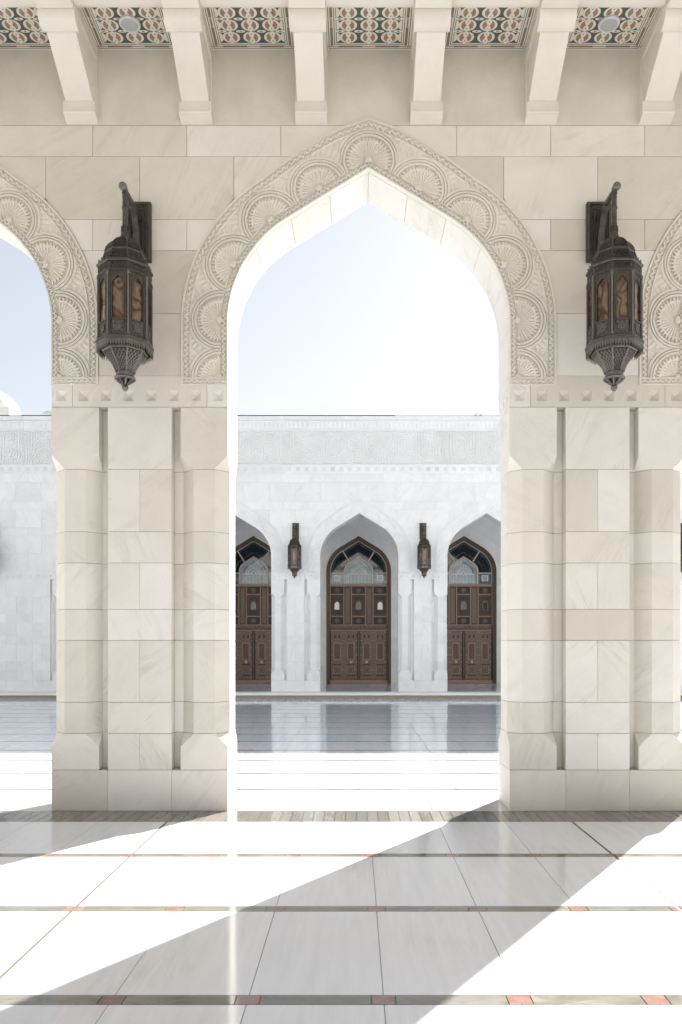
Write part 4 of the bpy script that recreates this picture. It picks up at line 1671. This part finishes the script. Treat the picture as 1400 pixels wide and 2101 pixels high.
cz0, cz1 = 7.953, 9.089
nx, nz = 182, 114
letters = []
for sd in range(5):
    a = labyrinth(nx, nz, 9.5, 100 + sd, 5)
    a[:2, :] = 1
    a[-2:, :] = 1
    h = np.clip(a * 2.6 + 0.5, -1, 1)
    mb = MB()
    xx = np.linspace(GAP, seg - GAP, nx)
    zz = np.linspace(cz0, cz1, nz)
    V = [(float(xx[i]), float(0.024 - 0.052 * h[j, i]), float(zz[j])) for j in range(nz) for i in range(nx)]
    F = [(j * nx + i, j * nx + i + 1, (j + 1) * nx + i + 1, (j + 1) * nx + i) for j in range(nz - 1) for i in range(nx - 1)]
    mb.add(V, F)
    letters.append(mb.mesh('carved_lettering', 'stone_far'))
dz = 0.05
lo = MB()
for i in range(12):
    x = (i + 0.5) * seg / 12
    lo.add([(x - .05, -0.002, 9.20), (x + .05, -0.002, 9.20), (x + .05, -0.002, 9.40), (x - .05, -0.002, 9.40), (x, -0.02, 9.30)], [(0, 1, 4), (1, 2, 4), (2, 3, 4), (3, 0, 4)])
lom = lo.mesh('leaf_row', 'stone_far')
for i in range(nseg):
    x = XL + i * seg
    ob('square_course', sqm, fac, (x, 0, 0))
    for j in range(6):
        ob('square_boss', stm, fac, (x + (j + 0.5) * seg / 6, 0, 0))
    ob('moulding', mom, fac, (x, 0, 0))
    ob('carved_lettering', letters[i % 5], fac, (x, 0, 0))
    u = ob('upper_course', dbm, fac, (x, 0, 0))
    ob('leaf_row', lom, u)
    ob('coping', cpm, fac, (x, 0, 0))
    ob('parapet', cp2m, fac, (x, 0, 0))

# door wall behind the arcade
mb = MB()
dw_core = core_wall('door_wall_core', 'stone_far', 7.45, 0.45)
dpolys = wall_block_polys([(0.002, 0.396, 'A'), (0.396, 0.75, 'B'), (0.75, 1.052, 'A'), (1.052, 1.652, 'B'), (1.652, 1.954, 'A'), (1.954, 2.403, 'B'), (2.403, 2.705, 'A'), (2.705, 3.309, 'B'), (3.309, 3.913, 'A'), (3.913, 4.215, 'B')], tclip=0.0) \
    + wall_block_polys(WALL_C + [(6.64, 7.295, 'B')])
dbm_ = block_meshes(dpolys, 'stone_far', 'door_wall', 0.3)
DY = Y3 - Y2
for k in range(-3, 3):
    put_wall_blocks(dbm_, fac, (k + 0.5) * BAY, DY)
low = MB()
low.box(-0.845, 0.845, 0.012, 0.45, 0, 4.21)
lowm = low.mesh('door_wall_core', 'stone_far')
for k in range(-3, 3):
    ob('wall_core', lowm, fac, ((k + 0.5) * BAY, DY, 0))
dkit = Kit()
dkit.sur = far.sur
dkit.sof = soffit_meshes('stone_far', 'door', 0.45, 0.0595, 0.4)
dkit.rear = None
for k in range(-2, 3):
    ob('wall_core', dw_core, fac, (k * BAY, DY, 0))
    put_arch(dkit, fac, k * BAY, DY)
mb = MB()
mb.box(XL + 4, XR - 2, TH - 0.01, DY + 0.3, 7.36, 7.5)
ob('arcade_ceiling', mb.mesh('arcade_ceiling', 'stone_far'), fac)
mb = MB()
mb.box(XL, XR, DY + 0.43, DY + 0.6, 0, 9.4)
ob('inner_wall', mb.mesh('inner_wall', 'void'), fac)
mb = MB()
mb.box(XL, XR, TH + 0.39, DY + 0.5, 9.3, 9.5)
ob('roof', mb.mesh('roof', 'stone_far'), fac)


# ---- door, origin on the floor at the arch axis, front of the frame at y=0
def ring_pts(cx, cz, r, n=12, a0=0.0):
    return [(cx + r * math.cos(a0 + 2 * math.pi * i / n), cz + r * math.sin(a0 + 2 * math.pi * i / n)) for i in range(n)]


def make_door():
    D = Arch(1.364, 1.2, 4.717, 6.223, 0.0)
    mb = MB()
    mb.strip(D.full(0.0), D.full(-0.075), 0.02, 0.30)
    mb.strip(D.full(-0.072), D.full(-0.15), 0.07, 0.30)
    door = bpy.data.objects.new('door', mb.mesh('door_frame', 'wood_frame'))
    COL.objects.link(door)

    def put(nm, mb_, mat, loc=(0, 0, 0), par=door, sm=False):
        return ob(nm, mb_ if isinstance(mb_, bpy.types.Mesh) else mb_.mesh(nm, mat, sm), par, loc)

    # transom: dark outer lights, radial bars, inner pointed light
    T = Arch(1.205, 1.2 - 0.159, 4.717, 6.223 - 0.159 / math.cos(0.548) - 0.0, 4.21)
    mb = MB()
    mb.slab(T.full(0.0), 0.20, 0.205)
    put('transom_glass', mb, 'glass_dark')
    mb = MB()
    mb.strip(T.full(0.0), T.full(-0.035), 0.14, 0.21)
    put('transom_frame', mb, 'muntin')
    mb = MB()
    mb.strip(T.full(-0.09), T.full(-0.105), 0.185, 0.197)
    mb.strip(T.full(-0.40), T.full(-0.415), 0.185, 0.197)
    for i in range(26):
        a = T.full(-0.05, (3, 10, 8))
    put('transom_lines', mb, 'glass_pale')
    I = Arch(0.60, 0.42, 4.74, 5.36, 4.21)
    mb = MB()
    mb.strip(I.full(0.02), I.full(-0.05), 0.13, 0.21)
    put('inner_frame', mb, 'muntin')
    mb = MB()
    mb.slab(I.full(-0.045), 0.188, 0.192)
    put('inner_glass', mb, 'glass_pale')
    mb = MB()
    for sx in (-1, 1):
        mb.bar((sx * 0.66, 5.585), (sx * 0.40, 5.165), 0.05, 0.135, 0.205)
        mb.box(min(sx * 1.19, sx * 0.62), max(sx * 1.19, sx * 0.62), 0.136, 0.205, 4.648, 4.69)
    put('radial_bars', mb, 'muntin')
    mb = MB()
    for sx in (-1, 1):
        cx = sx * 0.905
        for (a, b, c, d) in ((-.135, -.11, 4.33, 4.58), (.11, .135, 4.33, 4.58), (-.11, .11, 4.33, 4.352), (-.11, .11, 4.558, 4.58)):
            mb.box(cx + a, cx + b, 0.17, 0.199, c, d)
        for k in range(5):
            mb.box(cx - 0.1 + k * 0.05 - .006, cx - 0.1 + k * 0.05 + .006, 0.18, 0.199, 4.352, 4.558)
            mb.box(cx - 0.11, cx + 0.11, 0.182, 0.1985, 4.38 + k * 0.04, 4.388 + k * 0.04)
    put('side_light', mb, 'tracery')
    mb = MB()
    mb.box(-1.19, 1.19, 0.197, 0.199, 4.22, 4.645)
    put('side_glass', mb, 'glass_pale')
    mb = MB()
    c = (0.0, 4.66)
    for i in range(9):
        a = math.pi * i / 8
        mb.bar((0.06 * math.cos(a), c[1] + 0.06 * math.sin(a)), (0.34 * math.cos(a), c[1] + 0.34 * math.sin(a)), 0.014, 0.17, 0.187)
    for r in (0.065, 0.20, 0.34):
        arcp = [(r * math.cos(math.pi * i / 16), c[1] + r * math.sin(math.pi * i / 16)) for i in range(17)]
        arcq = [((r + 0.014) * math.cos(math.pi * i / 16), c[1] + (r + 0.014) * math.sin(math.pi * i / 16)) for i in range(17)]
        mb.strip(arcp, arcq, 0.168, 0.187)
    for i in range(8):
        a = math.pi * (i + 0.5) / 8
        mb.strip(ring_pts(0.27 * math.cos(a), c[1] + 0.27 * math.sin(a), 0.045, 8), ring_pts(0.27 * math.cos(a), c[1] + 0.27 * math.sin(a), 0.034, 8), 0.172, 0.187, closed=True)
    rs = random.Random(5)
    fo = I.full(-0.095, (8, 12, 10))
    for p in fo:
        mb.strip(ring_pts(p[0], p[1], 0.036, 7), ring_pts(p[0], p[1], 0.024, 7), 0.172, 0.187, closed=True)
    fo = I.full(-0.15, (8, 12, 10))
    mb.strip(fo, I.full(-0.162, (8, 12, 10)), 0.172, 0.187)
    for k in range(15):
        x = -0.42 + k * 0.06
        mb.box(x - 0.007, x + 0.007, 0.17, 0.187, 4.22, 4.63)
    mb.box(-0.5, 0.5, 0.169, 0.187, 4.62, 4.64)
    mb.box(-0.5, 0.5, 0.168, 0.187, 4.30, 4.31)
    put('tracery', mb, 'tracery')
    mb = MB()
    mb.box(-1.21, 1.21, 0.10, 0.24, 4.10, 4.215, 0.008)
    put('transom_rail', mb, 'wood_rail')
    # upper screen: stiles and rails
    mb = MB()
    mb.box(-1.21, 1.21, 0.19, 0.25, 2.21, 4.11)
    put('screen_back', mb, 'wood_dark')
    mb = MB()
    for x in (-1.203, -0.622, -0.302, 0.292, 0.607, 1.203):
        mb.box(x - 0.027, x + 0.027, 0.12, 0.20, 2.50, 4.10, 0.006)
    for x0, x1 in ((-1.176, -0.649), (-0.275, 0.265), (0.634, 1.176)):
        for z in (3.77, 2.842):
            mb.box(x0, x1, 0.122, 0.20, z - 0.028, z + 0.028, 0.006)
    mb.box(-1.21, 1.21, 0.121, 0.20, 2.462, 2.502, 0.006)
    mb.box(-1.21, 1.21, 0.121, 0.20, 2.222, 2.272, 0.006)
    put('screen_frame', mb, 'wood_rail')
    # panels
    ros = MB()
    ros.box(-0.235, 0.235, 0.165, 0.192, -0.115, 0.115, 0.008, 0)
    ros.strip(ring_pts(0, 0, 0.085), ring_pts(0, 0, 0.105), 0.152, 0.168, closed=True, mi=1)
    ros.strip(ring_pts(0, 0, 0.045), ring_pts(0, 0, 0.060), 0.152, 0.168, closed=True, mi=1)
    for i in range(8):
        a = i * math.pi / 4
        ros.bar((0.02 * math.cos(a), 0.02 * math.sin(a)), (0.085 * math.cos(a), 0.085 * math.sin(a)), 0.012, 0.156, 0.168, 1)
    ros.slab(ring_pts(0, 0, 0.018, 8), 0.145, 0.168, mi=2)
    rosm = ros.mesh('rosette_panel', ['wood_dark', 'wood_mid', 'brass_dull'])
    scr = MB()
    scr.box(-0.245, 0.245, 0.170, 0.192, -0.42, 0.42, 0.006, 0)
    scr.box(-0.235, -0.19, 0.155, 0.172, -0.41, 0.41, 0.006, 1)
    scr.box(0.19, 0.235, 0.155, 0.172, -0.41, 0.41, 0.006, 1)
    scr.box(-0.19, 0.19, 0.1555, 0.172, 0.365, 0.41, 0.006, 1)
    scr.box(-0.19, 0.19, 0.1555, 0.172, -0.41, -0.365, 0.006, 1)
    for i in range(10):
        for j in range(18):
            x, z = -0.171 + i * 0.038, -0.34 + j * 0.04
            if abs(x) < 0.15 and -0.23 < z < 0.24:
                continue
            scr.slab([(x - .014, z), (x, z + .014), (x + .014, z), (x, z - .014)], 0.160, 0.171, mi=1)
    scr.box(-0.135, 0.135, 0.150, 0.172, -0.22, 0.225, 0.008, 1)
    W = Arch(0.10, 0.09, 0.04, 0.155, -0.175)
    scrm = scr.mesh('lattice_panel', ['wood_dark', 'wood_panel'])
    wg = MB()
    wg.slab(W.full(0.0, (1, 5, 3)), 0.144, 0.148)
    wgm = wg.mesh('window', 'glass_coated')
    wf = MB()
    wf.strip(W.full(0.0, (1, 5, 3)), W.full(0.02, (1, 5, 3)), 0.136, 0.152)
    wfm = wf.mesh('window_rim', 'wood_rail')
    for n_i, xc in enumerate((-0.912, -0.005, 0.905)):
        put('rosette_panel', rosm, None, (xc, 0, 3.944))
        put('rosette_panel', rosm, None, (xc, 0, 2.66))
        put('lattice_panel', scrm, None, (xc, 0, 3.306))
        g = put('window', wgm, None, (xc, 0, 3.306))
        put('window_rim', wfm, None, (xc, 0, 3.306))
    nar = MB()
    nar.box(-0.125, 0.125, 0.160, 0.192, -0.78, 0.78, 0.01, 0)
    nar.box(-0.095, 0.095, 0.150, 0.162, -0.74, 0.74, 0.008, 1)
    narm = nar.mesh('tall_panel', ['wood_panel', 'wood_mid'])
    put('tall_panel', narm, None, (-0.462, 0, 3.302))
    put('tall_panel', narm, None, (0.450, 0, 3.302))
    # inscription strip
    mb = MB()
    mb.box(-1.20, 1.20, 0.145, 0.20, 2.274, 2.460, 0.004)
    strip = put('inscription_board', mb, 'wood_mid')
    mb = MB()
    ri = random.Random(21)
    x = 1.14
    while x > -1.14:
        kind = ri.random()
        w = ri.uniform(0.05, 0.12)
        z = 2.345
        if kind < 0.38:
            mb.bar((x, z), (x + 0.012, 2.44), 0.017, 0.132, 0.147)
            w = 0.04
        elif kind < 0.7:
            P = [(x - w * t, z + 0.035 * math.sin(t * math.pi * 2) - 0.01) for t in (0, .2, .4, .6, .8, 1)]
            for a, b in zip(P[:-1], P[1:]):
                mb.bar(a, b, 0.018, 0.132, 0.147)
        else:
            P = [(x - w * 0.5 + w * 0.5 * math.cos(t), z - 0.01 + 0.04 * math.sin(t)) for t in (0.3, -.4, -1.1, -1.8, -2.5, -3.2)]
            for a, b in zip(P[:-1], P[1:]):
                mb.bar(a, b, 0.017, 0.132, 0.147)
            mb.slab(ring_pts(x - w / 2, z + 0.05, 0.010, 5), 0.132, 0.147)
        mb.bar((x + 0.005, z - 0.01), (x - w - 0.005, z - 0.01), 0.013, 0.1335, 0.147)
        x -= w
    put('inscription', mb, 'wood_dark', par=door)
    # leaves
    leaf = MB()
    leaf.box(-0.56, 0.56, 0.17, 0.24, 0.165, 2.220, 0.006)
    leafm = leaf.mesh('door_leaf', 'wood_mid')
    put('door_leaf', leafm, None, (-0.6245, 0, 0))
    put('door_leaf', leafm, None, (0.6245, 0, 0))
    mb = MB()
    mb.box(-0.045, 0.045, 0.135, 0.22, 0.165, 2.222, 0.008)
    mb.slab([(-.05, 2.222), (.05, 2.222), (.035, 2.07), (-.035, 2.07)], 0.125, 0.20)
    mb.slab([(-.05, 0.165), (.05, 0.165), (.03, 0.30), (-.03, 0.30)], 0.125, 0.20)
    put('meeting_post', mb, 'wood_frame')
    sm = MB()
    sm.box(-0.165, 0.165, 0.150, 0.172, -0.105, 0.105, 0.01, 1)
    sm.box(-0.14, 0.14, 0.146, 0.152, -0.08, 0.08, 0.003, 0)
    sm.strip(ring_pts(0, 0, 0.048), ring_pts(0, 0, 0.066), 0.134, 0.148, closed=True, mi=1)
    sm.slab(ring_pts(0, 0, 0.03, 8), 0.134, 0.148, mi=1)
    smm = sm.mesh('small_panel', ['wood_dark', 'wood_rail'])
    tl = MB()
    tl.box(-0.165, 0.165, 0.150, 0.172, -0.375, 0.375, 0.012, 1)
    tl.box(-0.115, 0.115, 0.144, 0.152, -0.325, 0.325, 0.005, 0)
    tlm = tl.mesh('long_panel', ['wood_panel', 'wood_rail'])
    bs = MB()
    bs.box(-0.165, 0.165, 0.150, 0.172, -0.165, 0.165, 0.012, 1)
    bs.box(-0.13, 0.13, 0.145, 0.152, -0.13, 0.13, 0.004, 2)
    bs.strip(ring_pts(0, 0, 0.075), ring_pts(0, 0, 0.100), 0.134, 0.147, closed=True, mi=1)
    for i in range(8):
        a = i * math.pi / 4
        bs.slab(ring_pts(0.055 * math.cos(a), 0.055 * math.sin(a), 0.017, 6), 0.136, 0.147, mi=0)
    bs.slab(ring_pts(0, 0, 0.022, 8), 0.130, 0.147, mi=1)
    bsm = bs.mesh('square_panel', ['wood_dark', 'wood_rail', 'wood_panel'])
    sl = MB()
    sl.box(-0.165, 0.165, 0.162, 0.174, -0.022, 0.022, 0.004)
    slm = sl.mesh('slot_panel', 'wood_dark')
    for xc in (-0.905, -0.33, 0.34, 0.905):
        put('small_panel', smm, None, (xc, 0, 1.997))
        put('long_panel', tlm, None, (xc, 0, 1.365))
        put('square_panel', bsm, None, (xc, 0, 0.572))
        put('slot_panel', slm, None, (xc, 0, 0.80))
        put('slot_panel', slm, None, (xc, 0, 0.352))
    bo = MB()
    n = 10
    pr = [(0.036, 0.172), (0.036, 0.158), (0.028, 0.146), (0.014, 0.140), (0.002, 0.138)]
    bo.loft([[(r * math.cos(2 * math.pi * i / n), y, r * math.sin(2 * math.pi * i / n)) for i in range(n)] for r, y in pr])
    bom = bo.mesh('boss', 'brass_dull', True)
    for xb in (-1.115, -0.672, -0.566, -0.095, 0.105, 0.567, 0.672, 1.125):
        for zbz in (2.165, 1.82, 1.518, 1.21, 0.912, 0.572, 0.243):
            put('boss', bom, None, (xb, 0, zbz))
    kn = MB()
    n = 16
    pr = [(0.05, 0.172), (0.064, 0.160), (0.064, 0.150), (0.03, 0.142), (0.026, 0.125), (0.045, 0.115), (0.052, 0.098), (0.040, 0.080), (0.015, 0.074), (0.002, 0.073)]
    kn.loft([[(r * math.cos(2 * math.pi * i / n), y, r * math.sin(2 * math.pi * i / n)) for i in range(n)] for r, y in pr])
    knm = kn.mesh('knob', 'brass', True)
    put('knob', knm, None, (-0.328, 0, 0.912))
    put('knob', knm, None, (0.337, 0, 0.912))
    mb = MB()
    mb.box(-1.21, 1.21, 0.10, 0.26, 0.002, 0.158, 0.01)
    put('threshold', mb, 'wood_rail')
    return door


door = make_door()
door.parent = fac
door.location = (0, DY + 0.02, 0)
for k in (-2, -1, 1, 2):
    d = copy_tree(door, fac)
    d.location = (k * BAY, DY + 0.02, 0)

# ---- conductor along the parapet, with its clamps
rail = ob('roof_cable', None, None, (0, Y2, 0), label='thin dark cable running along the top of the far facade', category='cable')
mb = MB()
mb.tube([(-18.5, 0.05, 9.64), (1.25, 0.05, 9.64)], 0.022, 6)
ob('cable', mb.mesh('cable', 'cable_black'), rail)
mb = MB()
mb.tube([(1.25, 0.05, 9.635), (14.5, 0.05, 9.635)], 0.011, 6)
ob('cable', mb.mesh('cable', 'clamp_steel'), rail)
mb = MB()
mb.box(-0.05, 0.05, 0.0, 0.10, 9.598, 9.66, 0.01)
mb.tube([(-0.03, 0.03, 9.66), (0.03, 0.03, 9.70)], 0.02, 6)
cl = mb.mesh('clamp', 'clamp_steel')
for x in (4.08, 4.24):
    ob('clamp', cl, rail, (x, 0, 0))

# ---- domes and roof pavilion beyond the facade on the left
dm = ob('mosque_dome', None, None, (-34.7, 75, 0), label='large white dome rising behind the far facade at the left edge', category='dome')
mb = MB()
mb.lathe([(2.45, 23.1), (2.55, 23.4), (2.48, 24.0), (2.25, 24.6), (1.85, 25.1), (1.3, 25.5), (0.6, 25.85), (0.05, 26.15)], 40, 0)
ob('dome_shell', mb.mesh('dome_shell', 'white_dome', True), dm)
mb = MB()
mb.lathe([(2.3, 0), (2.3, 22.95), (2.43, 23.0), (2.43, 23.15)], 24, 0)
ob('drum', mb.mesh('drum', 'white_dome'), dm)
d2 = ob('small_dome', None, None, (-29.0, 75, 0), label='low pale dome just showing above the far facade beside the left pier', category='dome')
mb = MB()
mb.lathe([(1.15, 23.0), (1.15, 23.2), (1.0, 23.55), (0.75, 23.75), (0.4, 23.88), (0.02, 23.95)], 28, 0)
ob('dome_shell', mb.mesh('dome_shell', 'stone_far', True), d2)
mb = MB()
mb.lathe([(1.1, 0), (1.1, 23.02)], 16, 0)
ob('drum', mb.mesh('drum', 'stone_far'), d2)
pv = ob('roof_pavilion', None, None, (-29.4, 60, 0), label='small pale roof pavilion with slit windows in front of the big dome', category='building')
mb = MB()
mb.box(-2.8, 2.8, 0, 4, 0, 19.0)
ob('wall', mb.mesh('wall', 'stone_far'), pv)
mb = MB()
mb.box(-2.95, 2.95, -0.15, 4.15, 19.0, 19.75, 0.03)
ob('cornice', mb.mesh('cornice', 'stone_far'), pv)
for i in range(7):
    mb = MB()
    mb.box(-0.09, 0.09, -0.012, 0.05, 17.6, 18.7)
    ob('window', mb.mesh('window', 'muntin'), pv, (2.4 - i * 0.5, 0, 0))
